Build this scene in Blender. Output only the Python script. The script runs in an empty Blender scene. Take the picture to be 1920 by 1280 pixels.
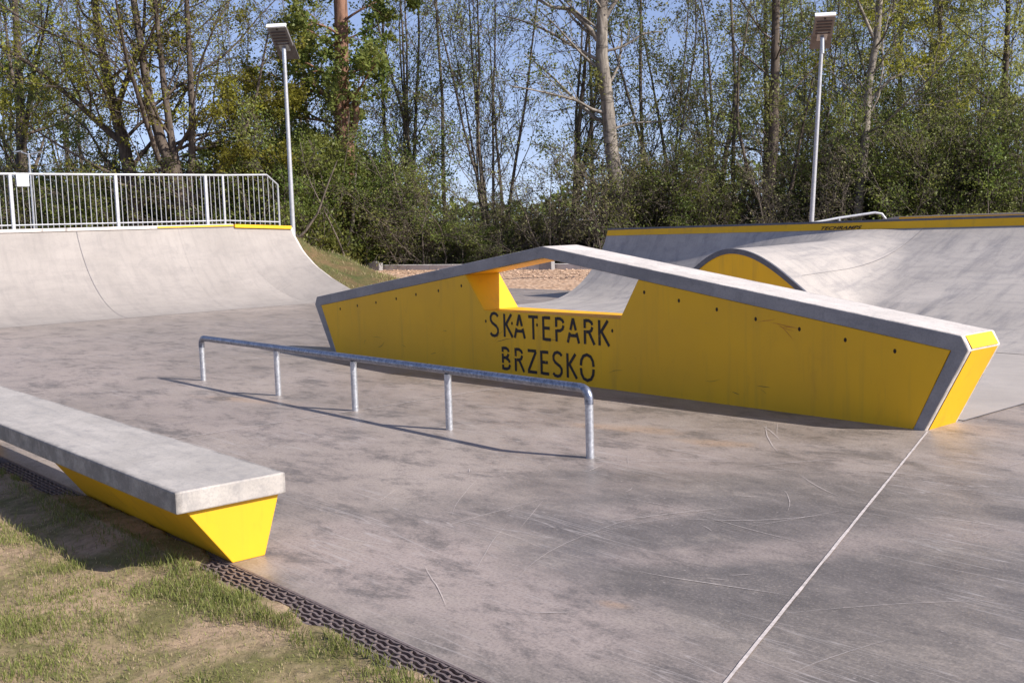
import bpy, math, random
import numpy as np
from mathutils import Matrix, Vector

sc = bpy.context.scene
# ------------------------------------------------------------------ camera
CAM = np.array([0.0, 0.0, 1.55])
FPX = 2060.0
r_ = np.array([0.6551, 0.7550, -0.0294]); r_ /= np.linalg.norm(r_)
PITCH, ROLL, YAW = 0.10769293, -0.02954944, 0.71081598
fw = np.array([-math.cos(YAW)*math.cos(PITCH), math.sin(YAW)*math.cos(PITCH), -math.sin(PITCH)])
rr = np.cross(fw, [0, 0, 1.0]); rr /= np.linalg.norm(rr); uu = np.cross(rr, fw)
cr = rr*math.cos(ROLL) + uu*math.sin(ROLL); cu = -rr*math.sin(ROLL) + uu*math.cos(ROLL)
cd = bpy.data.cameras.new('camera'); cam = bpy.data.objects.new('camera', cd)
sc.collection.objects.link(cam); sc.camera = cam
cam.matrix_world = Matrix(((cr[0], cu[0], -fw[0], CAM[0]), (cr[1], cu[1], -fw[1], CAM[1]),
                           (cr[2], cu[2], -fw[2], CAM[2]), (0, 0, 0, 1)))
cd.sensor_width = 36.0; cd.lens = FPX/1920*36.0; cd.clip_end = 3000; cd.clip_start = 0.05

# ------------------------------------------------------------------ world and sun
SUN_DIR = Vector((1.34, 0.52, 1.0)).normalized()
w = bpy.data.worlds.new('World'); sc.world = w; w.use_nodes = True
nt = w.node_tree; bg = nt.nodes['Background']
sky = nt.nodes.new('ShaderNodeTexSky'); sky.sky_type = 'NISHITA'; sky.sun_disc = False
sky.sun_elevation = math.asin(SUN_DIR.z)
sky.sun_rotation = math.atan2(SUN_DIR.x, SUN_DIR.y)
sky.air_density = 1.0; sky.dust_density = 0.4; sky.ozone_density = 2.2
stc = nt.nodes.new('ShaderNodeTexCoord'); sva = nt.nodes.new('ShaderNodeVectorMath'); sva.operation = 'ADD'; sva.inputs[1].default_value = (0, 0, 0.09)
svn = nt.nodes.new('ShaderNodeVectorMath'); svn.operation = 'NORMALIZE'
nt.links.new(stc.outputs['Generated'], sva.inputs[0]); nt.links.new(sva.outputs[0], svn.inputs[0]); nt.links.new(svn.outputs[0], sky.inputs[0])
tint = nt.nodes.new('ShaderNodeMix'); tint.data_type = 'RGBA'; tint.blend_type = 'MULTIPLY'; tint.inputs[0].default_value = 1.0
tint.inputs[7].default_value = (1.12, 0.94, 1.0, 1)
nt.links.new(sky.outputs[0], tint.inputs[6]); nt.links.new(tint.outputs[2], bg.inputs[0]); bg.inputs[1].default_value = 0.118
sl = bpy.data.lights.new('sun', 'SUN'); sl.energy = 5.0; sl.angle = math.radians(0.5); sl.color = (1.0, 0.95, 0.90)
so = bpy.data.objects.new('sun', sl); sc.collection.objects.link(so)
so.rotation_euler = SUN_DIR.to_track_quat('Z', 'Y').to_euler()
sc.view_settings.view_transform = 'Standard'; sc.view_settings.look = 'None'
sc.view_settings.exposure = 0.56; sc.view_settings.gamma = 1.0
sc.cycles.max_bounces = 6; sc.cycles.diffuse_bounces = 3; sc.cycles.glossy_bounces = 2
sc.cycles.transmission_bounces = 3; sc.cycles.transparent_max_bounces = 4
try: sc.cycles.use_denoising = True
except Exception: pass

# ------------------------------------------------------------------ helpers
col = sc.collection
def link(o): col.objects.link(o); return o
def mesh_np(name, V, F, mats, fmat=None, smooth=False):
    """V (n,3) array, F list of arrays each (m,k)"""
    me = bpy.data.meshes.new(name)
    V = np.asarray(V, dtype=np.float32)
    Fs = [np.asarray(f, dtype=np.int32) for f in F if len(f)]
    me.vertices.add(len(V)); me.vertices.foreach_set('co', V.ravel())
    nl = sum(f.size for f in Fs); npoly = sum(len(f) for f in Fs)
    me.loops.add(nl); me.loops.foreach_set('vertex_index', np.concatenate([f.ravel() for f in Fs]))
    tot = np.concatenate([np.full(len(f), f.shape[1], np.int32) for f in Fs])
    st = np.concatenate([[0], np.cumsum(tot)[:-1]]).astype(np.int32)
    me.polygons.add(npoly); me.polygons.foreach_set('loop_start', st)
    try: me.polygons.foreach_set('loop_total', tot)
    except Exception: pass
    for m in (mats if isinstance(mats, (list, tuple)) else [mats]): me.materials.append(m)
    if fmat is not None: me.polygons.foreach_set('material_index', np.asarray(fmat, np.int32))
    me.polygons.foreach_set('use_smooth', np.full(npoly, smooth, dtype=bool))
    me.update(calc_edges=True); me.validate()
    return me
def obj(name, me, parent=None, loc=None):
    o = bpy.data.objects.new(name, me); link(o)
    if parent is not None:
        o.parent = parent
        if loc is not None: o.location = loc
    elif loc is not None: o.location = loc
    return o
def tag(o, label=None, cat=None, group=None, kind=None):
    if label: o['label'] = label
    if cat: o['category'] = cat
    if group: o['group'] = group
    if kind: o['kind'] = kind
    return o
def empty(name, loc, label, cat, group=None, rz=0.0):
    o = bpy.data.objects.new(name, None); link(o); o.location = loc; o.rotation_euler = (0, 0, rz)
    o.empty_display_size = 0.2
    return tag(o, label, cat, group)
class MB:
    def __init__(s): s.V = []; s.F = []; s.n = 0
    def add(s, V, F):
        V = [tuple(map(float, v)) for v in V]
        s.V += V; s.F += [tuple(i + s.n for i in f) for f in F]; s.n += len(V)
    def box(s, x0, x1, y0, y1, z0, z1):
        s.add([(x0,y0,z0),(x1,y0,z0),(x1,y1,z0),(x0,y1,z0),(x0,y0,z1),(x1,y0,z1),(x1,y1,z1),(x0,y1,z1)],
              [(0,3,2,1),(4,5,6,7),(0,1,5,4),(1,2,6,5),(2,3,7,6),(3,0,4,7)])
    def obox(s, c, ax, ay, az):   # centre and half-axis vectors
        c, ax, ay, az = [np.array(v, float) for v in (c, ax, ay, az)]
        P = [c + sx*ax + sy*ay + sz*az for sz in (-1, 1) for sx, sy in ((-1,-1),(1,-1),(1,1),(-1,1))]
        s.add(P, [(0,3,2,1),(4,5,6,7),(0,1,5,4),(1,2,6,5),(2,3,7,6),(3,0,4,7)])
    def prism_y(s, poly, y0, y1):   # poly of (x,z), counter-clockwise seen from -y
        n = len(poly)
        V = [(x, y0, z) for x, z in poly] + [(x, y1, z) for x, z in poly]
        s.add(V, [tuple(range(n)), tuple(range(2*n-1, n-1, -1))] + [(i, i+n, (i+1) % n + n, (i+1) % n) for i in range(n)])
    def tube(s, pts, rad, k=10, caps=True):
        pts = [np.array(p, float) for p in pts]; n = len(pts)
        rad = [rad]*n if np.isscalar(rad) else rad
        up = None; base = s.n; V = []
        for i, p in enumerate(pts):
            t = pts[min(i+1, n-1)] - pts[max(i-1, 0)]; t /= max(np.linalg.norm(t), 1e-9)
            if up is None:
                a = np.array([0, 0, 1.0]) if abs(t[2]) < 0.9 else np.array([1.0, 0, 0])
                up = np.cross(t, a)
            up = up - t*(up@t); up /= max(np.linalg.norm(up), 1e-9); v = np.cross(t, up)
            for j in range(k):
                a = 2*math.pi*j/k; V.append(p + rad[i]*(math.cos(a)*up + math.sin(a)*v))
        F = [(i*k+j, i*k+(j+1) % k, (i+1)*k+(j+1) % k, (i+1)*k+j) for i in range(n-1) for j in range(k)]
        if caps: F += [tuple(range(k-1, -1, -1)), tuple((n-1)*k+j for j in range(k))]
        s.add(V, F)
    def build(s, name, mat, parent=None, smooth=False, bevel=0.0, seg=2, angle=30):
        me = bpy.data.meshes.new(name); me.from_pydata(s.V, [], s.F); me.update()
        for m in (mat if isinstance(mat, list) else [mat]): me.materials.append(m)
        if smooth:
            me.polygons.foreach_set('use_smooth', [True]*len(me.polygons))
            try: me.set_sharp_from_angle(angle=math.radians(angle))
            except Exception: pass
        o = obj(name, me, parent)
        if bevel:
            b = o.modifiers.new('bevel', 'BEVEL'); b.width = bevel; b.segments = seg; b.limit_method = 'ANGLE'
            b.angle_limit = math.radians(25)
        return o

# ------------------------------------------------------------------ materials
class NB:
    def __init__(s, name):
        s.m = bpy.data.materials.new(name); s.m.use_nodes = True; s.t = s.m.node_tree
        s.b = s.t.nodes['Principled BSDF']; s.out = s.t.nodes['Material Output']
        s.tc = s.t.nodes.new('ShaderNodeTexCoord')
    def N(s, typ, **kw):
        n = s.t.nodes.new(typ)
        for k, v in kw.items(): setattr(n, k, v)
        return n
    def L(s, a, b): s.t.links.new(a, b)
    def val(s, sock, v):
        if hasattr(v, 'is_linked') or isinstance(v, bpy.types.NodeSocket): s.L(v, sock)
        else: sock.default_value = v
    def mp(s, scale=(1,1,1), rot=(0,0,0), loc=(0,0,0), coord='Object'):
        m = s.N('ShaderNodeMapping'); s.L(s.tc.outputs[coord], m.inputs[0])
        m.inputs['Scale'].default_value = scale; m.inputs['Rotation'].default_value = rot; m.inputs['Location'].default_value = loc
        return m.outputs[0]
    def noise(s, scale, vec=None, detail=6, rough=0.55, dist=0.0):
        n = s.N('ShaderNodeTexNoise'); n.inputs['Scale'].default_value = scale; n.inputs['Detail'].default_value = detail
        n.inputs['Roughness'].default_value = rough; n.inputs['Distortion'].default_value = dist
        s.L(vec if vec is not None else s.tc.outputs['Object'], n.inputs['Vector']); return n.outputs[0]
    def ramp(s, fac, stops, interp='LINEAR'):
        n = s.N('ShaderNodeValToRGB'); n.color_ramp.interpolation = interp
        e = n.color_ramp.elements
        while len(e) < len(stops): e.new(0.5)
        for k, (p, c) in enumerate(stops):
            e[k].position = p; e[k].color = (c, c, c, 1) if np.isscalar(c) else (*c, 1)
        s.L(fac, n.inputs[0]); return n.outputs[0]
    def mix(s, f, a, b, mode='MIX'):
        n = s.N('ShaderNodeMix', data_type='RGBA', blend_type=mode)
        s.val(n.inputs[0], f)
        for sock, v in ((n.inputs[6], a), (n.inputs[7], b)):
            if isinstance(v, tuple): sock.default_value = (*v, 1) if len(v) == 3 else v
            else: s.L(v, sock)
        return n.outputs[2]
    def math(s, op, a, b=0.0, clamp=False):
        n = s.N('ShaderNodeMath', operation=op, use_clamp=clamp); s.val(n.inputs[0], a); s.val(n.inputs[1], b); return n.outputs[0]
    def bump(s, h, strength=0.2, dist=0.01):
        n = s.N('ShaderNodeBump'); n.inputs['Strength'].default_value = strength; n.inputs['Distance'].default_value = dist
        s.L(h, n.inputs['Height']); s.L(n.outputs[0], s.b.inputs['Normal'])
    def fin(s, color=None, rough=0.6, metal=0.0, spec=0.5):
        if color is not None:
            if isinstance(color, tuple): s.b.inputs['Base Color'].default_value = (*color, 1)
            else: s.L(color, s.b.inputs['Base Color'])
        s.val(s.b.inputs['Roughness'], rough); s.b.inputs['Metallic'].default_value = metal
        s.b.inputs['Specular IOR Level'].default_value = spec
        return s.m

def spot_mask(b, cx, cy, rx, ry, rot, soft=0.35, wob=0.5, wscale=2.2):
    """elliptic stain in object (world) coordinates with a ragged edge"""
    v = b.mp(scale=(1,1,1), loc=(-cx, -cy, 0))
    v2 = b.N('ShaderNodeMapping'); b.L(v, v2.inputs[0]); v2.vector_type = 'POINT'
    v2.inputs['Rotation'].default_value = (0, 0, -rot)
    v3 = b.N('ShaderNodeMapping'); b.L(v2.outputs[0], v3.inputs[0]); v3.inputs['Scale'].default_value = (1/rx, 1/ry, 0)
    ln = b.N('ShaderNodeVectorMath', operation='LENGTH'); b.L(v3.outputs[0], ln.inputs[0])
    nz = b.noise(wscale, detail=5)
    d = b.math('ADD', ln.outputs['Value'], b.math('MULTIPLY', b.math('SUBTRACT', nz, 0.5), wob*2))
    n = b.N('ShaderNodeMapRange'); b.L(d, n.inputs[0]); n.inputs[1].default_value = 1+soft; n.inputs[2].default_value = 1-soft
    n.interpolation_type = 'SMOOTHSTEP'
    return n.outputs[0]

def scratches(b, rot, sx, sy, thr, wid, loc=(0,0,0), dist=0.15):
    n = b.noise(1.0, b.mp(scale=(sx, sy, 1), rot=(0, 0, rot), loc=loc), detail=1.5, rough=0.4, dist=dist)
    return b.ramp(n, [(thr-wid, 0.0), (thr, 1.0), (thr+wid, 0.0)])

def floor_mat():
    b = NB('trowelled_concrete')
    big = b.noise(0.42, detail=12, rough=0.70, dist=0.2)
    c = b.mix(b.ramp(big, [(0.36, 0.0), (0.62, 1.0)]), (0.212, 0.178, 0.158), (0.345, 0.295, 0.262))
    # darker burnished area in front of the kicker wall, towards the right
    dk = spot_mask(b, -2.0, 4.4, 3.0, 2.2, 0.6, 0.35, 1.1, 1.1)
    c = b.mix(b.math('MULTIPLY', dk, 0.70), c, (0.128, 0.118, 0.108))
    dk2 = spot_mask(b, -3.3, 4.1, 1.0, 0.8, 0.2, 0.5, 0.8, 1.8)
    c = b.mix(b.math('MULTIPLY', dk2, 0.4), c, (0.10, 0.094, 0.10))
    dk3 = spot_mask(b, -15.0, 8.0, 4.0, 2.5, 0.2, 0.6, 0.8, 0.7)
    c = b.mix(b.math('MULTIPLY', dk3, 0.25), c, (0.17, 0.155, 0.16))
    # dusty pale traces
    for (cx, cy, rx, ry, ro, a) in ((-3.05, 4.05, 0.75, 0.16, 0.95, .5), (-2.35, 5.15, 0.9, 0.2, 0.75, .35), (-3.9, 4.25, 0.3, 0.18, 0.8, .5),
                                    (-3.6, 2.75, 1.3, 0.42, 0.0, .75), (-4.4, 3.0, 0.5, 0.5, 0, .5), (-4.9, 5.3, 0.7, 0.45, 0.3, .5),
                                    (-8.4, 4.2, 1.6, .6, .1, .4), (-9.0, 6.0, 1.8, .5, 0, .35), (-15.0, 4.5, 5.0, 1.5, 0, .45), (-6.6, 2.6, 1.2, .35, 0, .6)):
        c = b.mix(b.math('MULTIPLY', spot_mask(b, cx, cy, rx, ry, ro, 0.5, 0.7, 2.6), a), c, (0.36, 0.30, 0.275))
    # orange dirt
    for (cx, cy, rx, ry) in ((-3.02, 3.1, 0.07, 0.035), (-4.75, 5.9, .25, .1), (-9.2, 4.65, .5, .1), (-5.6, 5.9, .4, .12)):
        c = b.mix(b.math('MULTIPLY', spot_mask(b, cx, cy, rx, ry, .3, 0.6, 0.8, 6), .45), c, (0.42, 0.27, 0.16))
    # mottling with crisp edges, worn and dusty
    st = b.noise(1.0, b.mp(scale=(1.5, 2.8, 1), rot=(0, 0, 0.7)), detail=14, rough=0.80, dist=0.15)
    c = b.mix(b.ramp(st, [(0.40, 0.72), (0.50, 0.0)]), c, (0.095, 0.086, 0.080))
    c = b.mix(b.ramp(st, [(0.52, 0.0), (0.63, 0.45)]), c, (0.37, 0.32, 0.28))
    st2 = b.noise(1.0, b.mp(scale=(5, 15, 1), rot=(0, 0, 0.75)), detail=12, rough=0.82, dist=0.3)
    c = b.mix(b.ramp(st2, [(0.36, 0.35), (0.46, 0.0)]), c, (0.10, 0.088, 0.085))
    c = b.mix(b.ramp(st2, [(0.54, 0.0), (0.66, 0.30)]), c, (0.36, 0.31, 0.285))
    bl = b.noise(5.0, detail=14, rough=0.85, dist=0.2)
    c = b.mix(b.ramp(bl, [(0.37, 0.55), (0.46, 0.0)]), c, (0.09, 0.08, 0.077))
    fine = b.noise(70, detail=4, rough=0.7)
    c = b.mix(b.ramp(fine, [(0.33, 0.50), (0.50, 0.0)]), c, (0.10, 0.088, 0.083))
    c = b.mix(b.ramp(fine, [(0.53, 0.0), (0.72, 0.40)]), c, (0.42, 0.365, 0.33))
    sc_ = None
    for k, (ro, sx, sy, th, wd) in enumerate(((0.35, 0.35, 9, 0.62, 0.007), (1.25, 0.4, 8, 0.63, 0.006), (2.2, 0.4, 8, 0.64, 0.006),
                                              (0.0, 0.5, 10, 0.38, 0.006), (0.8, 0.8, 14, 0.36, 0.008), (1.75, 0.6, 11, 0.37, 0.006))):
        q = scratches(b, ro, sx, sy, th, wd, (k*3.7, k*1.9, 0), 0.25)
        sc_ = q if sc_ is None else b.math('MAXIMUM', sc_, q)
    gate = b.ramp(b.noise(0.8, b.mp(loc=(5, 3, 1)), detail=2), [(0.42, 0.0), (0.6, 0.75)])
    sm = b.math('MULTIPLY', sc_, gate)
    c = b.mix(sm, c, (0.40, 0.37, 0.36))
    pk = b.N('ShaderNodeTexVoronoi'); pk.inputs['Scale'].default_value = 7; b.L(b.mp(scale=(1, 1.8, 1), rot=(0, 0, .4)), pk.inputs['Vector'])
    c = b.mix(b.ramp(pk.outputs['Distance'], [(0.03, 0.65), (0.06, 0.0)]), c, (0.42, 0.38, 0.36))
    rg = b.ramp(big, [(0.35, 0.34), (0.65, 0.55)])
    rg = b.math('ADD', rg, b.math('MULTIPLY', b.math('SUBTRACT', bl, 0.5), 0.35))
    b.bump(b.math('ADD', fine, b.math('MULTIPLY', b.noise(3, detail=3), 2.0)), 0.10, 0.004)
    c = b.mix(1.0, c, (1.04, 1.01, 0.955), 'MULTIPLY')
    return b.fin(c, rg, 0, 0.42)

def concrete_mat(name, lo, hi, scale=1.0, streak=None, dark=(0.2, 0.19, 0.2), darkamt=0.3, rough=0.75, bump=0.15, wax=None):
    b = NB(name)
    n = b.noise(1.1*scale, detail=9, rough=0.62, dist=0.4)
    c = b.mix(b.ramp(n, [(0.3, 0.0), (0.68, 1.0)]), lo, hi)
    n2 = b.noise(4.5*scale, detail=8, rough=0.75, dist=1.0)
    c = b.mix(b.ramp(n2, [(0.28, darkamt), (0.5, 0.0)]), c, dark)
    if streak:
        for (sx, sy, sz, ro, a) in streak:
            s2 = b.noise(1.0, b.mp(scale=(sx, sy, sz), rot=ro), detail=7, rough=0.7, dist=0.35)
            c = b.mix(b.ramp(s2, [(0.30, a), (0.52, 0.0)]), c, dark)
            c = b.mix(b.ramp(s2, [(0.55, 0.0), (0.8, a*0.7)]), c, hi)
    f = b.noise(85, detail=3)
    if wax:
        sep = b.N('ShaderNodeSeparateXYZ'); b.L(b.tc.outputs['Object'], sep.inputs[0])
        nz = b.noise(5.0, detail=8, rough=0.8)
        for y0_ in wax:
            d = b.math('ABSOLUTE', b.math('SUBTRACT', sep.outputs[1], y0_))
            d = b.math('ADD', b.math('MULTIPLY', d, 22.0), b.math('MULTIPLY', b.math('SUBTRACT', nz, 0.42), 3.2))
            c = b.mix(b.ramp(d, [(0.15, 0.62), (0.75, 0.0)]), c, (0.12, 0.11, 0.105))
    c = b.mix(b.ramp(f, [(0.36, 0.25), (0.5, 0.0)]), c, dark)
    b.bump(b.math('ADD', f, b.math('MULTIPLY', n2, 2.0)), bump, 0.004)
    c = b.mix(1.0, c, (1.01, 0.99, 0.945), 'MULTIPLY')
    return b.fin(c, rough, 0, 0.35)

def yellow_mat():
    b = NB('yellow_paint')
    n = b.noise(1.4, detail=6, rough=0.6)
    c = b.mix(b.ramp(n, [(0.35, 0.0), (0.7, 1.0)]), (0.80, 0.43, 0.006), (0.85, 0.465, 0.007))
    g = b.noise(7.0, b.mp(scale=(1, 1, 0.35)), detail=9, rough=0.75, dist=0.8)
    c = b.mix(b.ramp(g, [(0.26, 0.38), (0.42, 0.0)]), c, (0.50, 0.23, 0.015))
    rn = b.noise(1.0, b.mp(scale=(9, 9, .7)), detail=6, rough=0.6, dist=0.2)
    c = b.mix(b.ramp(rn, [(0.30, 0.38), (0.46, 0.0)]), c, (0.48, 0.27, 0.03))
    sc1 = b.noise(1.0, b.mp(scale=(3.0, 3.0, 26), rot=(0.0, 0.25, 0)), detail=7, rough=0.8, dist=1.0)
    c = b.mix(b.ramp(sc1, [(0.29, 0.7), (0.335, 0.0)]), c, (0.34, 0.20, 0.05))
    ch = b.noise(14, detail=7, rough=0.8, dist=0.6)
    c = b.mix(b.ramp(ch, [(0.27, 0.8), (0.31, 0.0)]), c, (0.22, 0.14, 0.05))
    pa = b.noise(0.7, b.mp(loc=(3, 1, 0)), detail=4)
    c = b.mix(b.ramp(pa, [(0.4, 0.0), (0.62, 0.5)]), c, (0.64, 0.34, 0.02))
    f = b.noise(45, detail=4)
    b.bump(f, 0.12, 0.003)
    return b.fin(c, 0.55, 0, 0.35)

def galv_mat(name, c0, c1, rough=0.42, metal=0.75):
    b = NB(name)
    v = b.N('ShaderNodeTexVoronoi'); v.inputs['Scale'].default_value = 60; b.L(b.tc.outputs['Object'], v.inputs['Vector'])
    c = b.mix(b.ramp(v.outputs['Color'], [(0.1, 0.0), (0.9, 1.0)]), c0, c1)
    n = b.noise(9, detail=6, rough=0.7)
    c = b.mix(b.ramp(n, [(0.3, 0.4), (0.55, 0.0)]), c, (c0[0]*.6, c0[1]*.6, c0[2]*.6))
    b.bump(n, 0.05, 0.002)
    return b.fin(c, b.ramp(n, [(0.3, rough+.12), (0.7, rough-.05)]), metal, 0.5)

def plain(name, c, rough=0.6, metal=0.0, var=0.25, scale=12, bump=0.08):
    b = NB(name); n = b.noise(scale, detail=6, rough=0.65)
    cc = b.mix(b.ramp(n, [(0.3, 0.0), (0.7, 1.0)]), tuple(x*(1-var) for x in c), tuple(min(1, x*(1+var)) for x in c))
    b.bump(n, bump, 0.004)
    return b.fin(cc, rough, metal)

def leaf_mat(name, c0, c1, c2=None, trans=0.35, rough=0.5):
    b = NB(name)
    g = b.N('ShaderNodeNewGeometry')
    oi = b.N('ShaderNodeObjectInfo')
    n = b.noise(0.55, b.mp(), detail=3)
    r = g.outputs['Random Per Island']
    c = b.mix(r, c0, c1)
    if c2: c = b.mix(b.ramp(n, [(0.42, 0.0), (0.62, 0.8)]), c, c2)
    hsv = b.N('ShaderNodeHueSaturation'); b.L(c, hsv.inputs['Color'])
    b.L(b.math('ADD', b.math('MULTIPLY', oi.outputs['Random'], 0.5), 0.75), hsv.inputs['Value'])
    b.L(b.math('ADD', b.math('MULTIPLY', oi.outputs['Random'], 0.02), 0.49), hsv.inputs['Hue'])
    c = hsv.outputs[0]
    b.fin(c, rough, 0, 0.3)
    tr = b.N('ShaderNodeBsdfTranslucent'); b.L(c, tr.inputs[0])
    mx = b.N('ShaderNodeMixShader'); mx.inputs[0].default_value = trans
    b.L(b.b.outputs[0], mx.inputs[1]); b.L(tr.outputs[0], mx.inputs[2]); b.L(mx.outputs[0], b.out.inputs[0])
    return b.m

def bark_mat(name, c0, c1, scale=6, bands=False):
    b = NB(name)
    n = b.noise(1.0, b.mp(scale=(scale, scale, scale*0.25)), detail=8, rough=0.7, dist=0.6)
    c = b.mix(b.ramp(n, [(0.35, 0.0), (0.6, 1.0)]), c0, c1)
    if bands:
        n2 = b.noise(1.0, b.mp(scale=(2.0, 2.0, 7)), detail=5, rough=0.7, dist=0.8)
        c = b.mix(b.ramp(n2, [(0.36, 0.85), (0.46, 0.0)]), c, (0.05, 0.045, 0.04))
    b.bump(n, 0.6, 0.03)
    return b.fin(c, 0.9, 0, 0.2)

M = {}
M['floor'] = floor_mat()
M['slab'] = concrete_mat('brushed_pale_concrete', (0.35, 0.318, 0.29), (0.43, 0.392, 0.36), 0.8,
                         [(2, 18, 2, (0, 0, .4), .3)], (0.26, 0.245, 0.25), 0.3)
M['ramp'] = concrete_mat('ramp_concrete', (0.275, 0.250, 0.230), (0.345, 0.314, 0.290), 0.6,
                         [(9, 1.2, 1.2, (0, 0, 0), .30), (1.2, 7, 1.2, (.3, 0, .3), .34)], (0.19, 0.175, 0.17), 0.42)
M['ramp_grey'] = concrete_mat('grey_ramp_concrete', (0.34, 0.312, 0.288), (0.47, 0.43, 0.395), 0.55,
                         [(5, 1.0, 1.0, (0, 0, .15), .55), (2.0, 9, 2.0, (0, 0.2, .5), .3)], (0.15, 0.148, 0.165), 0.35)
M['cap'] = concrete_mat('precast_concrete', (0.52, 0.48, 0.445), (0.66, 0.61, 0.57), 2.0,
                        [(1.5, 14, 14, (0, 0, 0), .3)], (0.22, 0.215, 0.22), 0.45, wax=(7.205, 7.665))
M['cap_dark'] = concrete_mat('block_grey_and_frame_shade', (0.235, 0.228, 0.228), (0.34, 0.325, 0.32), 2.0,
                        [(1.5, 14, 14, (0, 0, 0), .3)], (0.14, 0.138, 0.145), 0.45)  # darkened cap copy: shade put into the frame faces' colour; plain grey on kerb blocks
M['ledge'] = concrete_mat('ledge_concrete', (0.35, 0.324, 0.298), (0.485, 0.45, 0.415), 2.2,
                        [(1.5, 10, 10, (0, 0, 0.3), .4)], (0.20, 0.195, 0.2), 0.5, wax=(2.54, 1.99))
M['yellow'] = yellow_mat()
M['galv'] = galv_mat('galvanised_steel', (0.42, 0.43, 0.45), (0.62, 0.63, 0.64), 0.42, 0.7)
M['worn'] = galv_mat('worn_rail_steel', (0.17, 0.185, 0.23), (0.36, 0.38, 0.43), 0.36, 0.85)
M['fence'] = galv_mat('fence_steel', (0.38, 0.38, 0.385), (0.50, 0.50, 0.505), 0.5, 0.35)
def ink_mat():
    b = NB('black_stencil_paint'); n = b.noise(11, detail=10, rough=0.8)
    return b.fin(b.mix(b.ramp(n, [(0.60, 0.0), (0.68, 0.8)]), (0.020, 0.013, 0.010), (0.42, 0.24, 0.02)), 0.7)
M['ink'] = ink_mat()
M['hole'] = plain('dark_hole', (0.03, 0.016, 0.008), 0.9)
M['joint'] = plain('pale_joint_filler', (0.50, 0.44, 0.40), 0.9, var=0.3, scale=30)
M['joint_dk'] = plain('dark_joint', (0.22, 0.20, 0.20), 0.9)
M['mud'] = plain('dried_mud', (0.13, 0.09, 0.065), 1.0, var=.5, scale=30)
M['white'] = plain('white_plastic', (0.82, 0.82, 0.82), 0.5, var=0.03)
M['iron'] = plain('cast_iron', (0.20, 0.155, 0.14), 0.6, 0.4, var=0.4, scale=40, bump=0.3)
M['dark'] = plain('dark_mud', (0.03, 0.024, 0.02), 1.0)
M['lampbody'] = plain('lamp_housing', (0.19, 0.175, 0.17), 0.5, 0.2, var=0.15)
M['lampdark'] = plain('lamp_ribs', (0.10, 0.075, 0.07), 0.6, 0.2)
M['panel'] = plain('solar_panel_back', (0.15, 0.135, 0.135), 0.4, 0.1)
M['kerb'] = concrete_mat('kerb_concrete', (0.50, 0.475, 0.45), (0.62, 0.59, 0.56), 2, None, (0.25, 0.24, 0.23), 0.3)
M['coping'] = plain('dark_coping_edge', (0.10, 0.10, 0.115), 0.5, 0.3)
M['build'] = plain('pale_plaster', (0.42, 0.42, 0.45), 0.8, var=0.05, scale=0.5)
M['glass'] = plain('dark_window_glass', (0.08, 0.1, 0.13), 0.2, var=0.1)
M['bark'] = bark_mat('dark_bark', (0.045, 0.034, 0.027), (0.14, 0.11, 0.085), 7)
M['bark_red'] = bark_mat('reddish_bark', (0.09, 0.05, 0.035), (0.27, 0.15, 0.10), 5)
M['bark_pale'] = bark_mat('pale_bark', (0.10, 0.085, 0.07), (0.31, 0.27, 0.22), 5, True)
M['bark_grey'] = bark_mat('grey_twig_bark', (0.05, 0.04, 0.033), (0.17, 0.14, 0.11), 9)
M['leaf_gold'] = leaf_mat('yellow_green_leaves', (0.20, 0.21, 0.028), (0.38, 0.36, 0.045), (0.28, 0.27, 0.04), 0.5)
M['leaf_mid'] = leaf_mat('spring_green_leaves', (0.13, 0.18, 0.04), (0.27, 0.31, 0.08), (0.30, 0.29, 0.09), 0.5)
M['leaf_dark'] = leaf_mat('dark_green_leaves', (0.080, 0.125, 0.028), (0.21, 0.26, 0.055), (0.27, 0.28, 0.07), 0.5)
M['leaf_brown'] = leaf_mat('brown_twig_leaves', (0.16, 0.14, 0.06), (0.25, 0.22, 0.10), (0.15, 0.19, 0.05), 0.4)
M['leaf_poplar'] = leaf_mat('pale_yellow_leaves', (0.22, 0.24, 0.06), (0.40, 0.40, 0.12), (0.34, 0.30, 0.10), 0.5)

def soil_mat():
    b = NB('dry_turf')
    n = b.noise(2.2, detail=8, rough=0.65, dist=0.5)
    c = b.mix(b.ramp(n, [(0.40, 0.0), (0.60, 1.0)]), (0.16, 0.145, 0.055), (0.38, 0.27, 0.17))
    n2 = b.noise(26, detail=7, rough=0.7)
    c = b.mix(b.ramp(n2, [(0.32, 0.6), (0.52, 0.0)]), c, (0.12, 0.085, 0.05))
    c = b.mix(b.ramp(n2, [(0.56, 0.0), (0.8, 0.5)]), c, (0.45, 0.35, 0.24))
    b.bump(n2, 0.6, 0.02)
    return b.fin(c, 0.95, 0, 0.15)
def bank_mat():
    b = NB('grassy_bank')
    n = b.noise(0.9, detail=8, rough=0.7, dist=0.6)
    c = b.mix(b.ramp(n, [(0.38, 0.0), (0.66, 1.0)]), (0.085, 0.095, 0.03), (0.20, 0.12, 0.065))
    n2 = b.noise(14, detail=7, rough=0.75)
    c = b.mix(b.ramp(n2, [(0.35, 0.6), (0.52, 0.0)]), c, (0.05, 0.045, 0.02))
    b.bump(n2, 0.8, 0.05)
    return b.fin(c, 0.95, 0, 0.15)
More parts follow.
